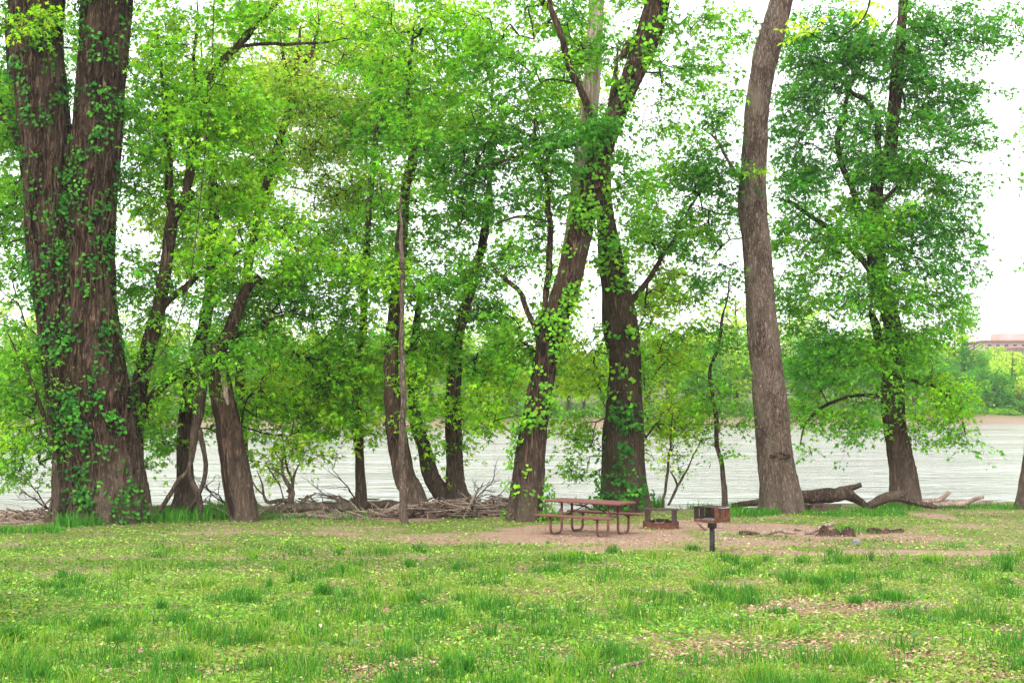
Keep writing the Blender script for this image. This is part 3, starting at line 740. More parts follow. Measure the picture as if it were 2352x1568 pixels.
# ------------------------------------------------------------------ middle group
tree('slim_tree', 'slim dark trunk standing alone left of the rooted bank trees', 'tree', 41.8,
    [[(829, 1172, 14), (827, 1087, 12), (822, 1000, 11), (819, 900, 10), (826, 820, 9), (833, 760, 8), (838, 650, 7), (850, 450, 6), (870, 250, 5), (885, 60, 4)]],
    [(840, 570, 120, 120, 42, .9, 'mid'), (810, 850, 95, 120, 41.6, .95, 'bright'), (850, 965, 80, 60, 41.4, .9, 'bright'), (820, 690, 70, 50, 42, .4, 'mid'), (870, 230, 110, 150, 43, .8, 'mid'), (740, 920, 90, 90, 41.6, 1.1, 'bright')], 'bark_dark', seed=9)
tree('rooted_tree', 'dark trunk with spreading roots behind the slim pale stem', 'tree', 40.2,
    [[(965, 1190, 30), (946, 1130, 26), (928, 1087, 23), (912, 999, 22), (902, 911, 18), (898, 805, 15), (905, 735, 14), (915, 640, 13), (925, 520, 12), (932, 430, 9), (945, 330, 6), (938, 200, 4), (950, 60, 2)],
     [(930, 440, 8), (945, 390, 7), (955, 360, 5), (985, 260, 4)],
     [(955, 1150, 13), (975, 1172, 12), (1000, 1190, 9, 39.6), (1025, 1200, 6, 39.3)], [(945, 1150, 12), (935, 1180, 10, 39.6), (915, 1196, 6, 39.2)]],
    [(950, 350, 130, 190, 39.6, .75, 'mid'), (1000, 150, 160, 130, 41, .75, 'bright'), (960, 640, 110, 110, 39.8, 1.0, 'mid'), (1060, 480, 90, 70, 40.5, .7, 'mid'), (940, 830, 100, 100, 41, 1.0, 'bright'), (970, 950, 55, 60, 40, .8, 'bright', .7), (900, 30, 150, 70, 41, .8, 'bright'), (1080, 10, 120, 40, 40.5, .5, 'bright'), (880, 690, 60, 60, 40, .6, 'bright'), (1000, 760, 60, 60, 41, .8, 'mid')], 'bark_dark', seed=10, flare=.6, lobes=5, fh=.35)
tree('slim_tree', 'slim straight pale brown stem at the lawn edge near centre', 'tree', 37.6,
    [[(931, 1205, 9), (929, 1140, 8), (925, 1000, 7), (926, 900, 7), (926, 800, 6), (922, 700, 5), (920, 600, 5), (912, 450, 3)]],
    [(905, 640, 60, 80, 37.6, .35, 'bright', .8), (960, 880, 50, 50, 37.6, .35, 'bright', .7), (900, 780, 60, 40, 37.6, .4, 'mid', .6)], 'bark_pale', seed=11, flare=.15, maxr=.015)
T12, L12 = tree('twin_tree', 'vee shaped pair of trunks joined at the water edge near centre', 'tree', 41.8,
    [[(1052, 1178, 36), (1047, 1125, 25), (1044, 1087, 19), (1042, 981, 17), (1042, 911, 17), (1046, 840, 13), (1053, 770, 11), (1066, 720, 11), (1082, 660, 11), (1100, 590, 9), (1115, 520, 8), (1125, 400, 6), (1130, 200, 4)],
     [(1035, 1165, 26), (1012, 1130, 20), (988, 1087, 17), (976, 1034, 14), (959, 981, 13), (950, 929, 11), (948, 850, 10), (955, 760, 8), (965, 640, 6)],
     [(1030, 1090, 6), (1034, 1050, 5), (1040, 1010, 4)]],
    [(1100, 560, 100, 120, 43, .75, 'mid'), (1080, 780, 100, 110, 42.4, 1.0, 'mid'), (1060, 920, 100, 75, 42, .9, 'bright'), (1135, 860, 60, 130, 42.4, 1.0, 'bright'), (1010, 1020, 35, 45, 41.4, .7, 'bright', .6), (1064, 1040, 28, 25, 41.4, .5, 'bright', .5), (1130, 700, 60, 80, 43, .6, 'mid'), (1050, 300, 100, 150, 43.5, .5, 'yg')], 'bark_dark', seed=12, flare=.45, lobes=5, fh=.3)
T14, L14 = tree('leaning_tree', 'large ivy clad trunk leaning right just left of the picnic table', 'tree', 38.8,
    [[(1205, 1193, 40), (1212, 1120, 35), (1222, 1020, 31), (1240, 903, 27), (1262, 785, 28), (1298, 668, 28), (1325, 571, 25), (1350, 469, 26), (1380, 352, 27), (1428, 234, 21), (1478, 117, 27), (1512, 0, 25), (1535, -120, 22)],
     [(1376, 350, 12), (1362, 300, 10), (1350, 262, 9), (1321, 176, 8), (1278, 59, 7), (1259, 0, 6), (1235, -90, 5)],
     [(1470, 100, 12), (1452, 92, 10), (1432, 108, 9), (1426, 128, 8), (1410, 137, 6)],
     [(1240, 790, 9), (1238, 765, 8), (1250, 707, 7), (1262, 586, 7), (1258, 430, 6), (1236, 352, 5), (1225, 260, 3)],
     [(1335, 330, 5), (1290, 340, 5), (1231, 352, 4), (1141, 377, 3), (1090, 390, 2)],
     [(1255, 510, 5), (1226, 500, 4), (1196, 496, 4), (1134, 512, 3)],
     [(1236, 770, 7), (1223, 746, 7), (1199, 676, 6), (1164, 645, 4), (1120, 600, 3)]],
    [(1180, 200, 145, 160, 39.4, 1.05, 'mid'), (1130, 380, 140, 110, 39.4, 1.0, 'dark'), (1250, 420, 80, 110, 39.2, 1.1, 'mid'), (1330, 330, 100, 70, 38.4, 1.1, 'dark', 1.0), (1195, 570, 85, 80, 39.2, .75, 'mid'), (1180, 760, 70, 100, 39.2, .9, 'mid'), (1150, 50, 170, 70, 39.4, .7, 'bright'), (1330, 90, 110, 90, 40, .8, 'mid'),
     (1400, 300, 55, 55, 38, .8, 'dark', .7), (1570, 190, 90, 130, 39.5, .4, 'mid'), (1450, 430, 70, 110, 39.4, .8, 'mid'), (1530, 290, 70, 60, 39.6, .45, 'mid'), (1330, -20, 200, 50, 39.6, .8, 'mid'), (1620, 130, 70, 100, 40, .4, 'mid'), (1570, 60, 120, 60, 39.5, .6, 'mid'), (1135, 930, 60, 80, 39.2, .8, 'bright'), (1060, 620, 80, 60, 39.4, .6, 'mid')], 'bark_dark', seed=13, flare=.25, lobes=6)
creeper('creeper clothing the large leaning trunk by the picnic table', [L14[0]], (0, 16), 600, 38.8, .11, (.04, .28), 5, 'mid', face=.75, stems=5)
tree('pale_sycamore', 'pale barked trunk showing high behind the leaning ivy clad trunk', 'tree', 43.5,
    [[(1216, 1165, 20), (1224, 1030, 19), (1246, 900, 19), (1272, 760, 20), (1304, 610, 20), (1326, 480, 20), (1340, 360, 19), (1358, 200, 18), (1367, 60, 17), (1372, -80, 15)]],
    [(1370, 140, 70, 140, 45, .5, 'yg'), (1290, 240, 60, 150, 45.5, .6, 'yg'), (1290, 640, 50, 100, 45, .4, 'yg')], 'bark_sycamore', seed=14)
T15, L15 = tree('thick_tree', 'thick mossy trunk standing behind the picnic table', 'tree', 42.6,
    [[(1437, 1168, 62), (1432, 1100, 51), (1430, 1020, 47), (1434, 903, 40), (1436, 824, 38), (1424, 746, 41), (1414, 668, 32), (1402, 590, 27), (1394, 530, 22), (1386, 450, 18), (1390, 360, 15), (1405, 250, 10), (1420, 100, 8)],
     [(1440, 700, 7), (1490, 640, 6), (1540, 560, 4), (1590, 470, 2), (1610, 430, 1)]],
    [(1500, 520, 100, 90, 43.5, 1.0, 'mid'), (1545, 680, 90, 90, 44, .95, 'yg'), (1520, 820, 85, 110, 44, 1.2, 'yg'), (1540, 950, 75, 75, 44, 1.1, 'yg'), (1338, 860, 65, 110, 44, 1.3, 'yg'), (1330, 985, 55, 70, 43.4, 1.0, 'bright'), (1332, 1065, 45, 36, 42.4, .9, 'mid', .6), (1560, 390, 100, 90, 43.5, .85, 'mid'), (1620, 490, 80, 70, 43.5, .9, 'mid'), (1480, 640, 50, 90, 43.5, .8, 'yg'), (1500, 1010, 40, 60, 43.6, .6, 'yg')], 'bark_moss', seed=15, flare=.18, lobes=6, amp=.03)
creeper('ivy climbing the foot of the thick mossy trunk', [L15[0]], (-.2, 3.2), 120, 42.6, .12, (.02, .22), 6, face=.95, stems=4, zz=lambda p: .15 * np.exp(-((p[:, 2] - .9) / .7) ** 2) + .3 * np.exp(-((p[:, 0] - 3.15) / .35) ** 2))
creeper('leafy creeper higher on the thick mossy trunk', [L15[0]], (3.3, 9.5), 150, 42.6, .13, (.03, .35), 9, 'mid', face=.8, stems=2)
tree('sapling', 'thin sapling with layered leaves between mossy and pale trunks', 'tree', 42.6,
    [[(1664, 1160, 6), (1652, 1020, 5), (1644, 942, 5), (1631, 856, 4), (1648, 801, 4), (1664, 723, 3), (1672, 640, 2)]],
    [(1650, 660, 75, 45, 42.6, .55, 'dark'), (1640, 770, 70, 50, 42.6, .7, 'dark'), (1640, 880, 75, 55, 42.6, .8, 'mid'), (1682, 975, 45, 45, 42.4, .5, 'mid', .8), (1610, 940, 50, 40, 42.6, .6, 'mid'), (1690, 1040, 30, 25, 42.2, .35, 'mid', .5)], 'bark_dark', seed=16, nl=14, ls=.13, maxr=.02, flare=.1)
tree('young_shrub', 'two stemmed sparse young shrub by the water behind the fire ring', 'shrub', 42.8,
    [[(1527, 1160, 3), (1533, 1078, 3), (1540, 1000, 2), (1546, 940, 2)], [(1535, 1160, 3), (1555, 1117, 3), (1586, 1059, 2), (1609, 1012, 2)], [(1556, 1115, 2), (1540, 1090, 2), (1533, 1078, 1)]],
    [(1555, 1010, 60, 50, 42.8, .5, 'yg', .8), (1545, 1070, 40, 30, 42.8, .3, 'bright', .6), (1610, 1020, 40, 30, 42.8, .3, 'mid', .6)], 'bark_dark', seed=17, nl=10, ls=.11, L=.5, maxr=.012, flare=0)
T18, L18 = tree('pale_trunk_tree', 'tall bare pale brown trunk with a scar right of the grill', 'tree', 42.2,
    [[(1797, 1174, 50), (1790, 1110, 42), (1784, 1077, 39), (1779, 1028, 38), (1771, 939, 39), (1758, 820, 35), (1748, 710, 33), (1746, 674, 32), (1737, 559, 31), (1731, 473, 32), (1731, 408, 30), (1735, 301, 28), (1743, 215, 27), (1759, 129, 28), (1795, 0, 26), (1830, -120, 24)],
     [(1715, 420, 6), (1700, 402, 5), (1676, 362, 4), (1654, 327, 3), (1625, 300, 2), (1590, 285, 1)]],
    [(1645, 400, 75, 110, 42.4, 1.0, 'dark'), (1600, 540, 90, 60, 42.4, .9, 'mid'), (1640, 630, 70, 40, 42.4, .6, 'dark'), (1635, 310, 60, 60, 42.2, .8, 'dark'), (1660, 220, 55, 90, 42.6, .5, 'mid'), (1700, 90, 40, 90, 42.8, .5, 'mid'), (1738, 395, 26, 16, 41.3, .8, 'bright', .4)], 'bark_pale', seed=18, flare=.2, lobes=6, amp=.045)
def scar(parent_, c, w, h):
    """torn bark lips round a rotted hole"""
    mb = MB(); hl = MB(); loc = tuple(parent_.location); n = 22
    th = np.arange(n) * 2 * math.pi / n; rr = 1 + rng.normal(0, .12, n)
    rings = [(.42, .045), (.62, -.05), (.85, -.055), (1.15, -.015), (1.5, .06)]
    V = []
    for f, dy in rings:
        for k in range(n): V.append(c + np.array([math.cos(th[k]) * w * f * rr[k], dy + rng.normal(0, .012), math.sin(th[k]) * h * f * rr[k]]))
    i = np.arange(len(rings) - 1)[:, None] * n; j = np.arange(n)[None]; j2 = (j + 1) % n
    mb.add(np.array(V), F4=np.stack([i + j, i + j2, i + n + j2, i + n + j], -1).reshape(-1, 4))
    o = mb.build('scar', M['drift_dark'], parent_, True, loc)
    V = [c + np.array([0, .06, 0])] + [c + np.array([math.cos(a) * w * .55, -.02, math.sin(a) * h * .55]) for a in th]
    hl.add(np.array(V), F3=[[0, 1 + (k + 1) % n, 1 + k] for k in range(n)])
    q = hl.build('hole', M['hollow'], parent_, True, loc); q.parent = o
scar(T18, P(1792, 1045, 41.72), .2, .11)
scar(T18, P(1740, 468, 41.8), .09, .10)
T19, L19 = tree('spreading_tree', 'broad leafy tree with low drooping branches at the right', 'tree', 45.2,
    [[(2080, 1160, 33), (2073, 1077, 29), (2065, 1040, 28), (2055, 969, 26), (2050, 909, 25), (2052, 850, 23), (2056, 800, 20), (2046, 731, 19), (2030, 680, 20), (2015, 645, 22), (2012, 550, 18), (2011, 451, 16), (2022, 400, 14), (2043, 357, 14), (2053, 258, 13), (2058, 193, 13), (2066, 116, 11), (2075, 0, 10), (2085, -100, 8)],
     [(2019, 400, 8), (2016, 350, 7), (2014, 301, 7), (2006, 249, 7), (1980, 222, 6), (1954, 206, 5), (1929, 159, 4)],
     [(2010, 620, 9), (1992, 560, 9), (1976, 511, 8), (1950, 408, 7), (1929, 352, 6), (1933, 292, 6), (1950, 206, 5), (1972, 146, 5), (2019, 95, 4), (2062, 34, 3)],
     [(2012, 640, 8), (1985, 600, 7), (1946, 559, 7), (1894, 520, 6), (1856, 498, 5), (1804, 464, 4), (1768, 451, 3)],
     [(2048, 870, 12), (2032, 848, 11), (2020, 791, 10), (2008, 731, 8), (1995, 708, 6)],
     [(2024, 810, 5), (2038, 793, 5), (2052, 779, 5), (2086, 765, 4), (2130, 770, 3)],
     [(2022, 791, 5), (1974, 797, 4), (1940, 815, 3), (1900, 860, 2)],
     [(2060, 880, 5), (2093, 877, 5), (2158, 897, 4), (2203, 948, 3), (2215, 1000, 2)],
     [(2045, 910, 5), (1990, 905, 4), (1930, 915, 4), (1891, 933, 4), (1856, 969, 3), (1832, 1028, 2)],
     [(2012, 480, 5), (2060, 430, 4), (2100, 400, 3), (2160, 380, 2)]],
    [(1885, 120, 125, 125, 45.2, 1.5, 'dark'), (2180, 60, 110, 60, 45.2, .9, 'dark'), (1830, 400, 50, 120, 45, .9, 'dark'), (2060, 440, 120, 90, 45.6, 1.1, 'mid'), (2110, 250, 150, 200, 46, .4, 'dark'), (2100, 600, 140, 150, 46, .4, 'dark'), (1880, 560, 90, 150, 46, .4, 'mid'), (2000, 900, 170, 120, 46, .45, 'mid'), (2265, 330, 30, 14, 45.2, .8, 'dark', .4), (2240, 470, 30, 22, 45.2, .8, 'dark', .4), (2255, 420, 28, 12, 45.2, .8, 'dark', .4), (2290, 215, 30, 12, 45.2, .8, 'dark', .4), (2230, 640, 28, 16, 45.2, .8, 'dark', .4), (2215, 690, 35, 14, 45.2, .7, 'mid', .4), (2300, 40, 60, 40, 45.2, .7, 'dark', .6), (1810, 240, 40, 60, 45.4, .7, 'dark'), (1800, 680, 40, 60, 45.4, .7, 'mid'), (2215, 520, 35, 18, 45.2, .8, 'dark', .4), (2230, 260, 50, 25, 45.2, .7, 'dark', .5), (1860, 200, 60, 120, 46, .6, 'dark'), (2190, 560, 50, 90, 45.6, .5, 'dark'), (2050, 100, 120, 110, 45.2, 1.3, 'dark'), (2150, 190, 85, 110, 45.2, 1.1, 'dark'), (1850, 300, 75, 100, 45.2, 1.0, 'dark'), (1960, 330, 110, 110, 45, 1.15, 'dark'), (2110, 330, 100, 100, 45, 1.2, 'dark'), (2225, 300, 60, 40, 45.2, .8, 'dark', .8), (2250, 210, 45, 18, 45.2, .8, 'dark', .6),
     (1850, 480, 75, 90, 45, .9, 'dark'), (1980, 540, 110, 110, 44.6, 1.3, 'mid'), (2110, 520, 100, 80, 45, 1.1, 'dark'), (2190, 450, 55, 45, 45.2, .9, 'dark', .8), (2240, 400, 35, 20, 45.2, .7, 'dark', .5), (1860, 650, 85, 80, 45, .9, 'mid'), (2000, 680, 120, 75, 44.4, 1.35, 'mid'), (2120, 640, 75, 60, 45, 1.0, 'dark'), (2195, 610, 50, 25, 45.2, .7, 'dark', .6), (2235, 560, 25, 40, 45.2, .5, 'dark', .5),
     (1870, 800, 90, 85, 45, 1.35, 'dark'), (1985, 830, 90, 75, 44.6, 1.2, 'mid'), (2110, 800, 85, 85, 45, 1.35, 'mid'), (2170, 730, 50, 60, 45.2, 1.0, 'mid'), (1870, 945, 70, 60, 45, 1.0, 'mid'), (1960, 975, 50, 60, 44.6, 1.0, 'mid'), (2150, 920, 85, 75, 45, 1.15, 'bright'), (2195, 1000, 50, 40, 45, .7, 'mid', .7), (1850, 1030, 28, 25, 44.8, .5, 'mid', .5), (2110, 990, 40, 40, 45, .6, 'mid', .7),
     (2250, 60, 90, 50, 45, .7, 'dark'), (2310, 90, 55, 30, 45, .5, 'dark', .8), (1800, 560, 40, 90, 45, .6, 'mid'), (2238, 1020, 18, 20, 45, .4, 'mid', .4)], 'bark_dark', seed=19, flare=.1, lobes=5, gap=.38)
tree('background_tree', 'trunk cut off by the right edge beside the water', 'tree', 44.0,
    [[(2364, 1172, 34), (2366, 1100, 22), (2376, 1000, 19), (2384, 800, 18), (2400, 500, 16), (2420, 100, 12)]],
    [(2420, 300, 60, 160, 44, .8, 'mid'), (2430, 620, 60, 120, 44, .8, 'mid'), (2360, 50, 40, 30, 44, .5, 'dark', .7)], 'bark', seed=20)

# hanging vine between the huge trunk and the curved tree
v = [(492, -20), (484, 195), (461, 449), (441, 612), (430, 671), (390, 780), (312, 878), (234, 884)]
mb = MB(); sweep(mb, spline([[*P(a, b, 38.0), .016] for a, b in v], .2), 6)
c0 = tuple(P(234, 884, 38.0)); tag(mb.build('hanging_vine', M['drift_dark'], None, True, c0), 'long thin bare vine hanging diagonally right of the huge twin trunk', 'vine')

# branch reaching in at the top right, near the camera
def overhang():
    D = 16.; loc = tuple(P(1997, 0, D))
    t = thing('overhanging_branch', 'near branch with yellow green leaves hanging in at the top right', 'branch', loc)
    mb = MB()
    main = spline([[*P(2012, -110, D), .014], [*P(2000, -10, D), .012], [*P(1985, 39, D), .010], [*P(1950, 73, D), .009], [*P(1907, 97, D), .007], [*P(1875, 86, D), .006], [*P(1856, 73, D), .004]], .05)
    sweep(mb, main, 6)
    lf = MB()
    def pinnate(u0, v0, u1, v1, n=6, ll=.085):
        a = P(u0, v0, D + rng.normal(0, .15)); b = P(u1, v1, D + rng.normal(0, .2))
        q = spline([[*a, .004], [*((a + b) / 2 + np.array([0, 0, .03])), .003], [*b, .002]], .03); sweep(mb, q, 4)
        d = unit(b - a); s = unit(np.cross(d, np.array([0, -.5, 1.])))
        for k in range(n):
            c = q[int((k + 1) / n * (len(q) - 1)), :3]
            for sg in (-1, 1):
                ax = d * .5 + s * sg * .8 + np.array([0, 0, -.35]) + rng.normal(0, .15, 3)
                leaves(lf, c[None], ax[None], (np.array([0, -.5, .8]) + rng.normal(0, .35, 3))[None], np.array([ll * rng.uniform(.7, 1.2)]), colours('lemon', 1), 'oval')
    for w in [(1856, 73, 1790, 68), (1862, 74, 1800, 98), (1858, 72, 1838, 28), (1868, 80, 1893, 40), (1850, 70, 1812, 52), (1985, 39, 1938, 28), (1988, 30, 2010, 56), (1995, 5, 2028, 18), (1992, 10, 1950, 5), (1870, 78, 1845, 50), (1990, 20, 1968, 45)]: pinnate(*w)
    mb.build('stem', M['twig'], t, True, loc); lf.build('leaves', M['leaf'], t, False, loc)
overhang()

# ================================================================== DRIFTWOOD, STUMPS, STICKS, STONES
def log(label, paths, name='driftwood_log', cat='log', D=None, m='drift', group=None, seed=0, rough=.42):
    if D is None: D = gp(paths[0][0][0], paths[0][0][1] + paths[0][0][2])[1]
    mb = MB()
    for i, p in enumerate(paths):
        pts = [[*P(q[0], q[1], D + (q[3] if len(q) > 3 else 0)), max(q[2], .6) * (2.0 if name == 'stick' else 1) / F * D] for q in p]
        Cc = spline(pts, .06); rm = max(q[3] for q in pts)
        def dsp(V, r, th, s=seed + i):
            return (fbm(V * 3.1 + s, s, 3) - .5) * r * rough * 2 + (1 - np.abs(2 * fbm(V * np.array([3., 14, 14]) + s, s + 3, 2) - 1) - .7) * r * .18
        sweep(mb, Cc, int(np.clip(2 * math.pi * rm / .03, 6, 40)), dsp)
    q = paths[0][0]; c = P(q[0], q[1], D); c[2] = min(c[2], float(ground(c[:1], c[1:2])[0]))
    return tag(mb.build(name, M[m], None, True, tuple(float(x) for x in c)), label, cat, group)
log('largest fallen log lying behind the foot of the pale trunk', [[(1680, 1160, 5), (1750, 1152, 9), (1845, 1141, 15), (1900, 1136, 17), (1945, 1136, 16), (1972, 1150, 10), (1992, 1165, 6)], [(1925, 1128, 9), (1950, 1121, 8), (1978, 1113, 6)]], D=44.2, m='drift_dark', seed=1)
log('forked log with a hollow end left of the right tree foot', [[(1994, 1162, 9), (2020, 1150, 11), (2050, 1140, 11), (2076, 1137, 10)], [(2062, 1142, 9), (2095, 1152, 8), (2130, 1160, 6), (2150, 1163, 4)]], D=43.6, m='drift_dark', seed=2)
log('short forked branch pointing up beside the right tree', [[(2118, 1152, 5), (2140, 1150, 6), (2160, 1146, 5), (2181, 1129, 4)], [(2155, 1150, 4), (2178, 1147, 3)]], 'driftwood_branch', 'branch', 44.2, seed=3)
log('curved grey branch with raised tip near the right edge', [[(2140, 1160, 6), (2180, 1158, 6), (2210, 1157, 6), (2235, 1147, 5), (2259, 1140, 4)], [(2205, 1158, 4), (2230, 1166, 2)]], 'driftwood_branch', 'branch', 44.0, seed=4)
log('long straight log along the water at far right', [[(2170, 1152, 6), (2240, 1155, 8), (2330, 1163, 7)]], D=45.2, m='drift', seed=5)
log('thick log lying across the tangled pile right of centre', [[(965, 1174, 9), (1010, 1168, 9), (1060, 1164, 9), (1092, 1152, 5)], [(1060, 1166, 6), (1080, 1172, 3)]], D=40.6, m='drift_dark', seed=6)
log('broken log under the tangle by the rooted trunk', [[(845, 1160, 8), (880, 1158, 10), (915, 1160, 9), (925, 1162, 6)], [(850, 1158, 5), (835, 1168, 4), (822, 1180, 3)]], D=41.0, m='drift_dark', seed=7)
log('pale split log beside the slim dark trunk', [[(700, 1180, 4), (760, 1172, 6), (810, 1168, 7), (850, 1163, 5)]], D=42.4, seed=8)
log('long bleached log lying between split trunk and slim trunk', [[(600, 1182, 4), (660, 1178, 6), (730, 1174, 7), (790, 1170, 5)]], D=42.8, seed=9)
log('thin pale pole in front of the bleached log', [[(596, 1186, 2), (680, 1185, 3), (760, 1184, 3), (840, 1175, 3)]], D=41.4, seed=10)
log('curving pale log at the left edge of the shore', [[(-10, 1192, 4), (40, 1198, 4), (98, 1199, 5), (130, 1190, 6), (160, 1190, 8)], [(125, 1192, 4), (108, 1180, 4), (96, 1172, 3), (92, 1165, 2)]], D=39.2, seed=11)
log('thick pale log between the huge trunk and the snag', [[(325, 1165, 7), (355, 1168, 9), (395, 1172, 8)]], D=43.2, seed=12)
log('short log tip poking out right of the tangled pile', [[(1075, 1182, 4), (1120, 1179, 4), (1165, 1180, 3)]], D=41.0, m='drift_dark', seed=13)
log('slanting stick leaning on the tangled pile', [[(868, 1198, 2), (885, 1180, 3), (905, 1168, 3), (925, 1155, 2)]], 'stick', 'stick', 40.0, seed=14)
log('low root log at the front of the tangled pile', [[(1030, 1188, 4), (1060, 1176, 5), (1088, 1160, 4)], [(1000, 1190, 4), (1030, 1192, 3), (1050, 1200, 2)]], D=40.2, m='drift_dark', seed=15)
log('upright bleached post end left of the picnic table', [[(1276, 1185, 3), (1286, 1172, 3), (1292, 1163, 2)]], 'driftwood_branch', 'branch', 42.5, seed=16)
log('twisted driftwood stump with bare arms at the shore', [[(668, 1168, 9), (667, 1148, 8), (670, 1128, 7), (660, 1108, 5), (650, 1090, 4), (648, 1060, 3), (655, 1034, 1)], [(666, 1150, 6), (640, 1149, 4), (616, 1153, 4), (606, 1138, 3), (602, 1110, 2), (590, 1080, 1)], [(660, 1130, 4), (672, 1112, 4), (676, 1090, 3), (690, 1060, 1)], [(650, 1092, 2), (628, 1078, 2), (606, 1068, 1)], [(606, 1136, 2), (590, 1122, 2), (578, 1100, 1)], [(648, 1062, 2), (634, 1040, 1), (628, 1015, 1)]], 'driftwood_stump', 'stump', 43.6, seed=17)
tree('young_shrub', 'thin yellow green shrub sprouting behind the twisted driftwood stump', 'shrub', 44.2,
    [[(672, 1165, 3), (668, 1110, 3), (655, 1060, 2), (648, 1000, 1)], [(660, 1165, 2), (640, 1110, 2), (612, 1060, 1)]],
    [(650, 1060, 55, 40, 44.2, .55, 'yg', .8), (610, 1090, 40, 35, 44.2, .35, 'yg', .6)], 'bark', seed=25, nl=10, ls=.11, L=.5, maxr=.01, flare=0)
def brush(label, u, v, D, ang, L, n, seed):
    r_ = np.random.default_rng(seed); mb = MB(); o = P(u, v, D); d = np.array([math.cos(ang), 0, math.sin(ang)])
    A = []; B = []; RA = []; RB = []
    def rec(p, d, L, r, k):
        m = 6
        for i in range(m):
            q = p + d * L / m + r_.normal(0, .03, 3) * L
            A.append(p); B.append(q); RA.append(r * (1 - .7 * i / m)); RB.append(r * (1 - .7 * (i + 1) / m)); p = q
            if k and i > 0 and r_.random() < .8:
                rec(p, unit(d + r_.normal(0, .6, 3) * np.array([1, .6, .8]) + np.array([0, 0, .15])), L * r_.uniform(.3, .6), r * .5, k - 1)
    for i in range(n): rec(o + r_.normal(0, .1, 3), unit(d + r_.normal(0, .2, 3)), L * r_.uniform(.7, 1.1), .03, 2)
    segs(mb, np.array(A), np.array(B), RA, RB, 5)
    tag(mb.build('dead_brush', M['drift_dark'], None, True, tuple(float(c) for c in o)), label, 'branch')
brush('dead twiggy branch lying on the shore left of the slim trunk', 825, 1165, 43.4, 2.75, 1.5, 3, 1)
brush('dead twigs reaching over the water right of the vee trunks', 1075, 1160, 42.6, .55, 1.2, 3, 2)
brush('fallen crown of bare twigs behind the dead snag', 520, 1172, 43.2, 2.4, 1.1, 3, 3)
brush('bare twigs at the shore below the left sapling', 120, 1185, 40.4, 2.3, 1.2, 2, 4)
brush('small dead branch on the water edge behind the table', 1400, 1180, 43.8, 2.9, 1.1, 2, 5)
SPOTS = [('behind the huge twin trunk', -11.5, -8.5), ('between the dead snag and the split trunk', -8.2, -6.6), ('between split trunk and driftwood stump', -6.4, -5.0), ('around the slim dark trunk', -4.9, -3.6), ('in the tangle by the rooted trunk', -3.6, -2.2), ('under the vee trunks', -2.2, -.8)]
SIZE = ['longest', 'palest', 'darkest', 'thinnest']
_r = np.random.default_rng(99)
for w_, x0, x1 in SPOTS:
    for q_ in range(4):
        x = _r.uniform(x0, x1); y = float(edge_y(np.array([x]))[0]) + _r.uniform(.8, 4.5); L_ = [2.9, 1.7, 1.5, 1.3][q_] * _r.uniform(.85, 1.1); a = _r.normal(0, .35) + (math.pi if _r.random() < .5 else 0)
        rr = [.13, .10, .09, .045][q_]; z = float(ground(np.array([x]), np.array([y]))[0]); up = _r.uniform(.0, .22)
        pts = [[x + math.cos(a) * L_ * (t - .5), y + math.sin(a) * L_ * (t - .5), z + rr * .6 + up * t * L_ * .6 + .05 * math.sin(t * 5 + q_), rr * (1 - .55 * t)] for t in (0, .25, .5, .75, 1)]
        mb = MB(); Cc = spline(pts, .06); sd_ = int(_r.integers(0, 900))
        sweep(mb, Cc, 12, lambda V, r, th: (fbm(V * 3.1 + sd_, sd_, 3) - .5) * r * .9)
        k0 = Cc[int(len(Cc) * .5)]; k1 = k0[:3] + np.array([math.cos(a + .7), .2 * math.sin(a), .5]) * L_ * .28
        sweep(mb, spline([[*k0[:3], rr * .5], [*((k0[:3] + k1) / 2 + [0, 0, .04]), rr * .35], [*k1, rr * .12]], .06), 7)
        tag(mb.build('driftwood_branch', M['drift_dark' if q_ == 2 else 'drift'], None, True, (x, y, z)), SIZE[q_] + ' driftwood branch on the mud ' + w_, 'branch', 'driftwood branches on the mud')
# loose debris on the shore, more than anyone could count
mb = MB(); n = 1500
x = np.concatenate([rng.uniform(-17, .6, n), rng.uniform(-5.2, .6, 900)]); y = np.concatenate([edge_y(x[:n]) + rng.uniform(.2, 6.5, n), edge_y(x[n:]) + rng.uniform(-.3, 2.5, 900)])
k = n2(x, y, .7, 71, 2) > .42; x, y = x[k], y[k]; n = len(x)
c = np.stack([x, y, ground(x, y) + rng.uniform(.01, 1.0, n) * (.10 + .40 * smooth(.45, .7, n2(x, y, .6, 72, 2)))], 1)
d = rng.normal(0, 1, (n, 3)) * np.array([1, .6, .16]); d = unit(d) * rng.uniform(.1, .7, (n, 1)); r = rng.uniform(.008, .036, n)
segs(mb, c - d, c + d, r, r * .6, 5)
tag(mb.build('driftwood_debris', M['drift'], None, True), 'loose pale driftwood sticks littering the muddy shore', 'driftwood', None, 'stuff')

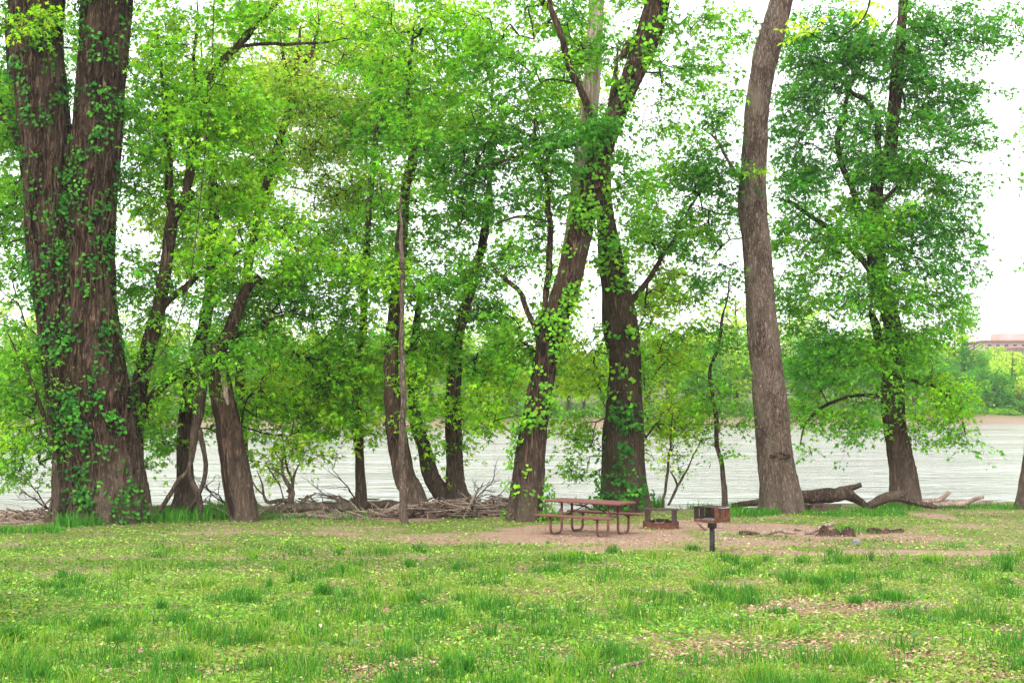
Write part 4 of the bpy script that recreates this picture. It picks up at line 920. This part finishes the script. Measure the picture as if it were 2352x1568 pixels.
def stump(label, u, v, wpx, hpx, m='rotten', seed=0, lobes=5, jag=.5, D=None, name='tree_stump'):
    g = gp(u, v); k = g[1] / F; w = wpx * k; h = hpx * k * 1.0; mb = MB(); n = 72; lv = 14
    th = np.arange(n) * 2 * math.pi / n; V = []
    top = 1 - jag * 1.3 * (fbm(np.stack([np.cos(th) * 1.3 + seed, np.sin(th) * 1.3, 0 * th], 1), seed, 2) - .15)
    for i in range(lv):
        f = i / (lv - 1)
        rr = w * (1 + .32 * (1 - f) ** 2 * np.cos(lobes * th + seed) + .35 * (1 - f) ** 3) * (.84 + .32 * fbm(np.stack([np.cos(th) * 3, np.sin(th) * 3, th * 0 + f * .6 + seed], 1), seed + 2, 3))
        V.append(np.stack([np.cos(th) * rr, np.sin(th) * rr * .8, -.06 + f * h * top * 1.25], 1))
    for f, dz in ((.82, -.02), (.6, -.45), (.3, -.6), (.02, -.62)):
        rr = np.linalg.norm(V[lv - 1][:, :2], axis=1) * f * (1 + rng.normal(0, .03, n))
        V.append(np.stack([np.cos(th) * rr, np.sin(th) * rr * .8, V[lv - 1][:, 2] + dz * h * jag + rng.normal(0, .01, n)], 1))
    V = np.concatenate(V) + g; L_ = lv + 4
    i = np.arange(L_ - 1)[:, None] * n; j = np.arange(n)[None]; j2 = (j + 1) % n
    mb.add(V, F4=np.stack([i + j, i + j2, i + n + j2, i + n + j], -1).reshape(-1, 4))
    return tag(mb.build(name, M[m], None, True, tuple(float(c) for c in g)), label, 'stump')
stump('rotten jagged stump nearest the sticks, left of the pair', 1905, 1230, 24, 24, seed=3, jag=.8)
stump('broken stump fragment joining the left rotten stump', 1948, 1232, 15, 26, seed=8, jag=.7)
stump('rotten hollow stump, right of the pair on the grass', 2018, 1224, 25, 17, seed=5, jag=.75)
stump('crumbling end of the right rotten stump', 2058, 1222, 19, 12, seed=6, jag=.6)
stump('low cut stump beside the foot of the pale trunk', 1888, 1172, 42, 16, 'drift_dark', seed=4, jag=.22)
SG = 'sticks lying on the dirt right of the grill'
for i, (lab, p) in enumerate([
    ('bent pale stick farthest back on the dirt by the grill', [(1744, 1193, 2.2), (1760, 1200, 2.2), (1784, 1203, 1.6)]),
    ('thick end of a broken branch pointing left on the dirt', [(1714, 1213, 3), (1732, 1221, 3.4), (1750, 1228, 3)]),
    ('crooked branch reaching toward the rotten stumps', [(1745, 1228, 3.2), (1772, 1221, 3), (1790, 1217, 2.6), (1805, 1222, 2.4), (1828, 1223, 1.6)]),
    ('long straight stick lying right of the grill post', [(1646, 1223, 2), (1690, 1229, 2.4), (1724, 1231, 2)]),
    ('dark short stick in the middle of the stick pile', [(1698, 1225, 3), (1722, 1226, 3.4), (1748, 1229, 2.4)]),
    ('dark stick just left of the left rotten stump', [(1824, 1217, 2.2), (1842, 1222, 2.4), (1856, 1226, 2)]),
    ('flat pale stick nearest the grass behind the grill', [(1648, 1238, 2.4), (1680, 1239, 3), (1702, 1241, 2)]),
    ('branch propped against the left rotten stump', [(1850, 1224, 3), (1880, 1214, 3), (1916, 1201, 2)])]):
    log(lab, [p], 'stick', 'stick', m='drift' if i not in (4, 5) else 'drift_dark', group=SG, seed=30 + i)
log('stick lying on the near left lawn', [[(520, 1564 - 68, 2.5), (560, 1497, 2.6), (610, 1498, 1.6)]], 'stick', 'stick', seed=50, m='drift_dark')
log('pale stick lying on the lawn at the bottom edge', [[(1388, 1545, 3), (1430, 1530, 3.5), (1480, 1518, 2)]], 'stick', 'stick', seed=51)
log('small curved wood chunk on the lawn centre', [[(1112, 1392, 3), (1128, 1389, 4.5), (1144, 1391, 2.5)]], 'stick', 'stick', seed=52, m='drift')

def rock(label, u, v, w, d, h, m='stone', seed=0, tilt=0, rz=0):
    g = gp(u, v); mb = MB(); bs = 14
    th, ph = np.meshgrid(np.arange(bs * 2) * math.pi / bs, np.linspace(0, math.pi, bs))
    p = np.stack([np.cos(th) * np.sin(ph), np.sin(th) * np.sin(ph), np.cos(ph)], -1).reshape(-1, 3)
    p = np.sign(p) * np.abs(p) ** .7
    p = p * (1 + (fbm(p * 1.7 + seed * 9, seed, 3) - .5)[:, None] * .55) * np.array([w, d, h]) / 2
    ca, sa = math.cos(tilt), math.sin(tilt); p = p @ np.array([[ca, 0, sa], [0, 1, 0], [-sa, 0, ca]])
    ca, sa = math.cos(rz), math.sin(rz); p = p @ np.array([[ca, sa, 0], [-sa, ca, 0], [0, 0, 1]])
    p[:, 2] -= p[:, 2].min() + .02; p += g
    n = bs * 2; i = np.arange(bs - 1)[:, None] * n; j = np.arange(n)[None]; j2 = (j + 1) % n
    mb.add(p, F4=np.stack([i + j, i + n + j, i + n + j2, i + j2], -1).reshape(-1, 4))
    tag(mb.build('rock', M[m], None, True, tuple(float(c) for c in g)), label, 'rock')
rock('tilted flat stone slab behind the grill post on the left', 1612, 1217, .34, .3, .10, seed=1, tilt=-.75)
rock('rough stone just right of the grill post', 1652, 1213, .17, .15, .17, seed=2)
rock('small pale stone at the left of the grill post', 1626, 1223, .09, .08, .07, seed=3)
rock('smallest round stone left of the grill post', 1620, 1228, .06, .06, .06, seed=4)
rock('grey stone on the grass in front of the rotten stumps', 1967, 1252, .17, .12, .14, 'grey_stone', seed=5)
rock('pale stone behind the fire ring', 1512, 1162, .55, .3, .22, 'stone', seed=6)
rock('brown clod on the lawn left of centre', 820, 1474, .1, .07, .05, seed=7)

# ================================================================== PICNIC TABLE
def bevel_slab(mb, c, d, b=.008):
    x, y, z = np.array(d) / 2; V = []; lay = [(-z, b), (-z + b, 0), (z - b, 0), (z, b)]
    for zz, i in lay:
        X, Y = x - i, y - i; e = b
        V += [(-X + e, -Y, zz), (X - e, -Y, zz), (X, -Y + e, zz), (X, Y - e, zz), (X - e, Y, zz), (-X + e, Y, zz), (-X, Y - e, zz), (-X, -Y + e, zz)]
    V = np.array(V) + np.array(c); Q = [[8 * k + j, 8 * k + (j + 1) % 8, 8 * k + 8 + (j + 1) % 8, 8 * k + 8 + j] for k in range(3) for j in range(8)]
    for k, rv in ((0, True), (24, False)):
        f = [[k, k + 1, k + 2, k + 3], [k, k + 3, k + 4, k + 7], [k + 7, k + 4, k + 5, k + 6]]
        Q += [q[::-1] for q in f] if rv else f
    mb.add(V, F4=Q)
def picnic():
    phi = R(36); loc = np.array([1.86, 34.15, 0]); loc[2] = float(ground(loc[:1], loc[1:2])[0]) - .01
    t = thing('picnic_table', 'red brown picnic table with two attached benches on the bare dirt', 'picnic table', loc, -phi)
    t.scale = (1.06, 1.06, 1.06); L, W, H = 1.98, .76, .76
    mb = MB(); pw = W / 5
    for k in range(5): bevel_slab(mb, (0, -W / 2 + pw * (k + .5), H - .02), (L, pw - .012, .042))
    mb.build('tabletop', M['paint'], t, False)
    for s in (-1, 1):
        mb = MB()
        for k in (-1, 1): bevel_slab(mb, (0, s * .66 + k * .062, .445), (L, .118, .042))
        mb.build('seat', M['paint'], t, False)
    for ex in (-1, 1):
        x = ex * .62
        for s in (-1, 1):
            mb = MB(); r = .029; yb, yt = s * .66, s * .21; pts = [(x, yb, .40), (x, yb, .14)]
            for a in np.linspace(0, 90, 6)[1:]: pts.append((x, yb - s * .12 * (1 - math.cos(R(a))), .03 + .12 - .12 * math.sin(R(a))))
            for a in np.linspace(90, 0, 6)[:]: pts.append((x, yt + s * .12 * (1 - math.cos(R(a))), .03 + .12 - .12 * math.sin(R(a))))
            pts += [(x, yt, .16), (x, yt, .70)]
            P_ = np.array([[*p, r] for p in pts]); sweep(mb, P_, 12)
            mb.box((x, s * .66, .411), (.07, .22, .022)); mb.build('leg', M['pipe'], t, True)
        mb = MB(); sweep(mb, np.array([[x, -.19, .42, .022], [x, 0, .42, .022], [x, .19, .42, .022]]), 10); mb.box((x, 0, .708), (.08, .62, .022)); mb.build('crossbar', M['pipe'], t, True)
        mb = MB(); sweep(mb, np.array([[x, 0, .42, .012], [x * .5, 0, .56, .012], [ex * .03, 0, .70, .012]]), 8); mb.build('brace', M['black'], t, True)
picnic()

# ================================================================== FIRE RING
def arc_plate(mb, r, a0, a1, z0, z1, th=.012, n=24, slots=()):
    A = np.linspace(a0, a1, n)
    for k in range(n - 1):
        if any(s0 <= (A[k] + A[k + 1]) / 2 <= s1 for s0, s1 in slots): parts = [(z0, z0 + (z1 - z0) * .2), (z1 - (z1 - z0) * .08, z1)]
        else: parts = [(z0, z1)]
        for q0, q1 in parts:
            V = [[math.cos(a) * rr, math.sin(a) * rr, z] for a in (A[k], A[k + 1]) for rr in (r, r - th) for z in (q0, q1)]
            mb.add(V, F4=[[0, 1, 5, 4], [2, 6, 7, 3], [1, 3, 7, 5], [0, 4, 6, 2], [0, 2, 3, 1], [4, 5, 7, 6]])
def fire_ring():
    g = gp(1522, 1215); g = g + np.array([0, .42, 0]); g[2] = float(ground(g[:1], g[1:2])[0])
    t = thing('fire_ring', 'rusty steel fire ring with raised cooking grate beside the picnic table', 'fire ring', g, R(-6))
    r = .455
    mb = MB(); arc_plate(mb, r, 0, 2 * math.pi, -.05, .15, n=64); mb.build('ring', M['rust'], t)
    mb = MB(); th = np.linspace(0, 2 * math.pi, 65)
    sweep(mb, np.stack([np.cos(th) * r, np.sin(th) * r, 0 * th + .155, 0 * th + .014], 1), 8, cap=False); mb.build('rim', M['rust'], t, True)
    r2 = .405
    for a0, a1, sl in ((R(228), R(132), [(R(140), R(143)), (R(147), R(150))]), (R(-46), R(46), [])):
        mb = MB(); arc_plate(mb, r2, min(a0, a1), max(a0, a1), .02, .47, n=30, slots=sl); mb.build('upright', M['soot'], t)
    mb = MB(); arc_plate(mb, r2, R(60), R(120), .02, .2, n=16); mb.build('back_plate', M['soot'], t)
    mb = MB()
    for k in range(15):
        y = -.24 + k * .034; A = np.array([[-.43, y, .475, .008], [-.15, y, .482 + .01 * math.sin(k), .008], [.15, y, .484, .008], [.45, y, .478, .008]]); sweep(mb, A, 6)
    for x in (-.42, -.14, .14, .43): sweep(mb, np.array([[x, -.26, .472, .011], [x, .26, .472, .011]]), 6)
    mb.build('cooking_grate', M['soot'], t, True)
    mb = MB(); n = 18; q = np.arange(n) * 2 * math.pi / n; V = [[0, 0, .13]]
    for f, z in ((.5, .12), (.85, .08), (.98, .03)): V += [[math.cos(a) * r2 * f, math.sin(a) * r2 * f, z + rng.uniform(-.015, .02)] for a in q]
    F3 = [[0, 1 + k, 1 + (k + 1) % n] for k in range(n)]; F4 = [[1 + i * n + k, 1 + (i + 1) * n + k, 1 + (i + 1) * n + (k + 1) % n, 1 + i * n + (k + 1) % n] for i in range(2) for k in range(n)]
    mb.add(V, F3, F4); mb.build('ash_bed', M['ash'], t, True)
    for lab, a, b in (('half burnt stick leaning inside the fire ring', (-.12, -.1, .12), (-.2, .05, .34)), ('short burnt stick lying in the fire ring ash', (-.02, -.18, .13), (.1, -.02, .19))):
        mb = MB(); sweep(mb, spline([[*(np.array(a) + g), .016], [*((np.array(a) + np.array(b)) / 2 + g + [.01, 0, 0]), .014], [*(np.array(b) + g), .01]], .04), 7)
        tag(mb.build('stick', M['drift'], None, True, tuple(float(c) for c in np.array(a) + g)), lab, 'stick')
fire_ring()

# ================================================================== PEDESTAL GRILL
def grill():
    g = gp(1636, 1270); t = thing('pedestal_grill', 'rusty black pedestal charcoal grill on a single post', 'grill', g, R(45))
    mb = MB(); sweep(mb, np.array([[0, 0, -.1, .052], [0, 0, .2, .052], [0, 0, .63, .052]]), 24); mb.build('post', M['black'], t, True)
    mb = MB(); sweep(mb, np.array([[0, 0, .5, .088], [0, 0, .56, .09], [0, 0, .625, .09]]), 24); mb.build('collar', M['black'], t, True)
    w, d, z0, h, th = .255, .255, .625, .30, .007        # half sizes; local -x is the open front
    mb = MB(); mb.box((0, 0, z0), (2 * w, 2 * d, .01)); mb.build('floor_plate', M['rust'], t)
    def slotted(y, m):
        mb = MB(); xs = [(-w, -.11), (-.07, .07), (.11, w)]
        for a, b in xs: mb.box(((a + b) / 2, y, z0 + h / 2), (b - a, th, h - .002))
        for a, b in ((-.11, -.07), (.07, .11)):
            mb.box(((a + b) / 2, y, z0 + .05), (b - a, th * .98, .10)); mb.box(((a + b) / 2, y, z0 + h - .02), (b - a, th * .98, .038))
            for k in range(3): mb.box((a + .008, y, z0 + .135 + k * .05), (.018, th * .97, .02))
        mb.build('side_plate', m, t)
    slotted(-d + th / 2, M['rust']); slotted(d - th / 2, M['soot'])
    mb = MB(); mb.box((w - th / 2, 0, z0 + h / 2), (th, 2 * d - 2 * th - .002, h)); mb.build('back_plate', M['soot'], t)
    mb = MB(); mb.box((-w + .004, 0, z0 + .03), (th, 2 * d - 2 * th - .004, .05)); mb.build('front_lip', M['rust'], t)
    mb = MB()
    for k in range(13):
        x = -w + .02 + k * (2 * w - .04) / 12; sweep(mb, np.array([[x, -d + .01, z0 + h - .004, .006], [x, 0, z0 + h - .004, .006], [x, d - .01, z0 + h - .004, .006]]), 6)
    for y in (-d + .012, -.08, .08, d - .012): mb.box((0, y, z0 + h - .002), (2 * w - .01, .018, .008))
    mb.build('cooking_grate', M['soot'], t, True)
    mb = MB(); sweep(mb, spline([[-.12, -d + .03, z0 + h - .012, .009], [-.12, -d - .06, z0 + h - .01, .009], [-.09, -d - .09, z0 + h - .012, .009], [.09, -d - .09, z0 + h - .012, .009], [.12, -d - .06, z0 + h - .01, .009], [.12, -d + .03, z0 + h - .012, .009]], .02), 8); mb.build('handle', M['handle'], t, True)
    mb = MB(); n = 14; X, Y = np.meshgrid(np.linspace(-w + .012, w - .012, n), np.linspace(-d + .012, d - .012, n)); Z = z0 + .02 + .05 * vnoise(np.stack([X * 14, Y * 14, X * 0], -1), 3)
    i = np.arange(n - 1)[:, None] * n + np.arange(n - 1)[None]
    mb.add(np.stack([X, Y, Z], -1).reshape(-1, 3), F4=np.stack([i, i + 1, i + n + 1, i + n], -1).reshape(-1, 4)); mb.build('ash_bed', M['ash'], t, True)
grill()

# ================================================================== FAR BANK
def far_proto(name, label, h, rw, pal, n, seed, trunk=.35, conifer=False, bark='bark', ls=.42, sparse=.5, group=None):
    r_ = np.random.default_rng(seed)
    t = thing(name, label, 'tree', (0, 0, 0), 0, group)
    mb = MB(); sweep(mb, spline([[0, 0, -.5, h * .022], [.1, 0, h * .3, h * .018], [-.1, 0, h * .6, h * .012], [.05, 0, h * .92, h * .004]], .6), 8, bark_disp(.03))
    A = []; B = []
    for k in range(16):
        z = r_.uniform(trunk * .7, .85) * h; a = r_.uniform(0, 6.28); l = rw * r_.uniform(.5, .9)
        A.append([0, 0, z]); B.append([math.cos(a) * l, math.sin(a) * l, z + l * r_.uniform(.1, .7)])
    segs(mb, np.array(A), np.array(B), np.full(16, h * .008), np.full(16, h * .002), 5)
    mb.build('trunk', M[bark], t, True)
    if conifer:
        zz = 1 - np.sqrt(r_.random(n)) ; rad = rw * (1 - zz) * np.sqrt(r_.random(n)) * (0.7 + .5 * np.abs(np.sin(zz * 22))); a = r_.uniform(0, 6.28, n)
        p = np.stack([np.cos(a) * rad, np.sin(a) * rad, (trunk + (1 - trunk) * zz) * h - rad * .18], 1)
    else:
        nb = 16; bc = r_.normal(0, 1, (nb, 3)); bc = unit(bc) * r_.uniform(.3, .75, (nb, 1)); br = r_.uniform(.28, .5, nb)
        i = r_.integers(0, nb, n); q = unit(r_.normal(0, 1, (n, 3))) * (r_.random((n, 1)) ** .4)
        p = (bc[i] + q * br[i][:, None]) * np.array([rw, rw, h * (1 - trunk) / 2]) + np.array([0, 0, h * (trunk + (1 - trunk) / 2)])
        w = fbm(p * .8, seed, 2); p = p[np.argsort(-w)[: int(n * (1 - sparse * .4))]]
    n = len(p); lf = MB(); nm = r_.normal(0, .6, (n, 3)); nm[:, 2] += 1
    leaves(lf, p, r_.normal(0, 1, (n, 3)), nm, ls * r_.uniform(.6, 1.3, n), colours(pal, n, .22), 'maple'); lf.build('crown', M['leaf'], t, False)
    return t
FG = 'trees along the far river bank'
kinds = [far_proto('far_tree', 'rounded mid green tree on the far river bank', 10, 3.6, 'mid', 2600, 101, .22, group=FG),
         far_proto('far_tree', 'yellow green tree on the far river bank', 10, 3.4, 'yg', 2300, 102, .25, group=FG),
         far_proto('far_tree', 'dark green tree on the far river bank', 10, 3.9, 'dark', 2800, 103, .18, group=FG),
         far_proto('far_tree', 'pale loose leaved tree on the far river bank', 12, 3.6, 'yellow', 2000, 104, .3, sparse=.9, group=FG)]
far_used = [False] * 4
def far_put(proto_i, u, D, h, rz):
    o = kinds[proto_i]
    if far_used[proto_i]: o = copy_tree(kinds[proto_i])
    far_used[proto_i] = True
    x = (u - CU) / F * D; z = float(ground(np.array([x]), np.array([D]))[0])
    o.location = (x, D, z - .2); s = h / 10; o.scale = (s * random.uniform(.9, 1.2), s * random.uniform(.9, 1.2), s); o.rotation_euler = (0, 0, rz)
    return o
u = -120.
while u < 2190:
    x = (u - CU) / F * 160; s = float(shore_far(np.array([x]))[0])
    far_put(random.choice([0, 0, 1, 2, 2]), u, s + random.uniform(5, 9), random.uniform(7, 10.5), random.uniform(0, 6))
    if random.random() < .75: far_put(random.choice([0, 1, 1, 3]), u + random.uniform(-20, 20), s + random.uniform(14, 26), random.uniform(9, 12.5), random.uniform(0, 6))
    u += random.uniform(34, 58)
def far_one(name, label, u, v_top, D, rwpx, pal, **kw):
    x = (u - CU) / F * D; z = float(ground(np.array([x]), np.array([D]))[0]); top = P(u, v_top, D)[2]
    t = far_proto(name, label, top - z, 1.35 * rwpx / F * D, pal, kw.pop('n', 2600), kw.pop('seed', 1), **kw); t.location = (x, D, z - .1)
    return t
far_one('airy_tree', 'tallest airy tree on the far bank right of the spreading tree', 2212, 672, 192, 33, 'mid', n=1500, seed=201, trunk=.5, sparse=.9, ls=.36)
far_one('bushy_tree', 'bushy light green tree below the airy tree on the far bank', 2238, 765, 196, 34, 'mid', n=2200, seed=202, trunk=.2)
far_one('conifer_tree', 'dark blue green conifer on the far bank at right', 2216, 772, 186, 46, 'dark', n=2600, seed=203, trunk=.15, conifer=True)
far_one('bushy_tree', 'dark rounded tree right of the conifer on the far bank', 2268, 835, 182, 40, 'dark', n=2600, seed=204, trunk=.12)
far_one('bushy_tree', 'wide yellow green tree below the building on the far bank', 2312, 800, 212, 60, 'yellow', n=2800, seed=205, trunk=.1)
far_one('bushy_tree', 'pale tree at the right edge of the far bank', 2368, 800, 200, 40, 'yg', n=2200, seed=206, trunk=.1)
far_one('bushy_tree', 'loose pale bush with bare twigs at the right far bank', 2338, 858, 184, 34, 'yellow', n=1500, seed=207, trunk=.1, sparse=.9)
far_one('ivy_clad_snag', 'leaning ivy wrapped snag against the yellow green far tree', 2326, 800, 184, 10, 'mid', n=700, seed=208, trunk=.1, ls=.3)
far_one('waterside_shrub', 'low bright green shrub at the far waterline', 2310, 936, 178.5, 26, 'bright', n=900, seed=209, trunk=0., ls=.3)
far_one('waterside_shrub', 'dark shrub behind the bright waterline shrub', 2345, 915, 181, 34, 'dark', n=1300, seed=210, trunk=0.)
far_one('waterside_shrub', 'small green shrub near the far shore below the conifer', 2200, 925, 179, 30, 'mid', n=1100, seed=211, trunk=0.)
for i, (u_, vt, D_, rw_, pal_) in enumerate([(2285, 793, 230, 36, 'yg'), (2348, 797, 225, 42, 'yellow'), (2395, 815, 205, 44, 'yg'), (2330, 850, 188, 30, 'yg'), (2254, 868, 180, 26, 'mid'), (2300, 885, 181, 28, 'dark'), (2362, 880, 184, 30, 'mid')]):
    far_one('bushy_tree', ['soft yellow green tree right of the dark rounded far tree', 'pale yellow tree at the far right under the building', 'tree just past the right edge on the far bank', 'small yellow green tree behind the loose pale bush', 'small mid green tree under the conifer', 'small dark tree under the wide yellow green tree', 'mid green bushy tree low at the right edge of the far bank'][i], u_, vt, D_, rw_, pal_, n=2200, seed=230 + i, trunk=.08)
# low brush along the far bank
mb = MB(); n = 26000; x = rng.uniform(-85, 80, n); s = shore_far(x); y = s + rng.uniform(3.5, 14, n)
p = np.stack([x, y, ground(x, y) + rng.uniform(0, 2.6, n) * n2(x, y, .4, 91, 2)], 1); nm = rng.normal(0, .6, (n, 3)); nm[:, 2] += 1
leaves(mb, p, rng.normal(0, 1, (n, 3)), nm, rng.uniform(.2, .45, n), colours('mid', n, .3), 'maple')
tag(mb.build('undergrowth', M['leaf'], None, False), 'low green brush along the far river bank', 'undergrowth', None, 'stuff')

def building():
    D = 385.; a = P(2262, 812, D); b = P(2440, 812, D); zt = P(2262, 784, D)[2]; z0 = float(ground(a[:1], a[1:2])[0]) - 2
    t = thing('hilltop_building', 'long pink building with red roof bands on the far hill', 'building', (a[0], D, z0))
    W_ = b[0] - a[0]; H = zt - z0
    mb = MB(); mb.box((W_ / 2, 8, H / 2), (W_, 16, H)); mb.build('wall', M['wall'], t)
    for k, dz in enumerate((0, 1.9, 3.6)):
        mb = MB(); mb.box((W_ / 2 + (.2 if k else -.2), 7.6 - (k == 0) * .3, H - dz + .15), (W_ + .5 - k * .2, 16.6 - k * .2, .42)); mb.build('roof' if k == 0 else 'roof_band', M['roofing'], t)
    x0 = P(2312, 783, D)[0] - a[0]
    mb = MB(); mb.box((x0 + 6, 9, H + 1.2), (12, 8, 2.4 - .01)); mb.build('penthouse', M['wall'], t)
    for i in range(9):
        for k in range(2):
            mb = MB(); mb.box((1.3 + i * 2.3, -.03, H - 1.05 - k * 1.75), (.9, .12, .5)); mb.build('window', M['glass'], t)
building()

mb = MB(); mb.box((0, 250, 14.5), (1100, 640, 52))
hz = mb.build('haze', mat('air', lambda nt: nd(nt, 'Emission').outputs[0]), None, False); tag(hz, kind='stuff')
_nt = hz.data.materials[0].node_tree; _nt.nodes.clear(); _o = nd(_nt, 'OutputMaterial')
_v = nd(_nt, 'VolumePrincipled', i_Density=.00035); _v.inputs['Color'].default_value = (.95, .97, 1, 1); _v.inputs['Anisotropy'].default_value = .3
_nt.links.new(_v.outputs[0], _o.inputs['Volume'])

# ================================================================== LIGHT, SKY, CAMERA
w = bpy.data.worlds.new('World'); S.world = w; w.use_nodes = True; nt = w.node_tree; nt.nodes.clear()
sky = nd(nt, 'TexSky', sky_type='NISHITA'); sky.sun_disc = False
EL, AZ = R(52), R(205)
sky.sun_elevation = EL; sky.sun_rotation = AZ; sky.altitude = 50; sky.air_density = 1.0; sky.dust_density = 3.0
tc = nd(nt, 'TexCoord').outputs['Generated']
cl = noise(nt, tc, 2.2, 5, .55)
cloud = ramp(nt, cl, [(.3, (.86, .88, .90)), (.7, (1, 1, 1))])
cloud = mixc(nt, 1, cloud, (17, 17, 17), 'MULTIPLY')
hs = nd(nt, 'HueSaturation', i_Saturation=.25, i_Color=sky.outputs[0])
c = mixc(nt, .82, hs.outputs[0], cloud)
bg = nd(nt, 'Background', i_Color=c, i_Strength=.1)
out = nd(nt, 'OutputWorld'); nt.links.new(bg.outputs[0], out.inputs[0])
sl = bpy.data.lights.new('sun', 'SUN'); sl.energy = 1.4; sl.angle = R(25); sl.color = (1, .97, .92)
so = bpy.data.objects.new('sun', sl); COL.objects.link(so)
# sun_rotation turns clockwise from +Y seen from above
sd = Vector((math.sin(AZ) * math.cos(EL), math.cos(AZ) * math.cos(EL), math.sin(EL)))
so.rotation_euler = sd.to_track_quat('Z', 'Y').to_euler(); so.location = sd * 60
cam = bpy.data.cameras.new('camera'); co = bpy.data.objects.new('camera', cam); COL.objects.link(co)
co.location = (0, 0, CZ); co.rotation_euler = (math.pi / 2 + PITCH, 0, 0)
cam.sensor_width = 36; cam.lens = 36 * F / 2352; cam.clip_end = 3000; cam.clip_start = .1
S.camera = co
S.view_settings.view_transform = 'Standard'; S.view_settings.look = 'None'; S.view_settings.exposure = .80; S.view_settings.gamma = 1
S.cycles.max_bounces = 8; S.cycles.diffuse_bounces = 4; S.cycles.glossy_bounces = 3; S.cycles.transmission_bounces = 6; S.cycles.transparent_max_bounces = 4
S.cycles.caustics_reflective = False; S.cycles.caustics_refractive = False
print('LEAVES', STATS, 'objects', len(bpy.data.objects))
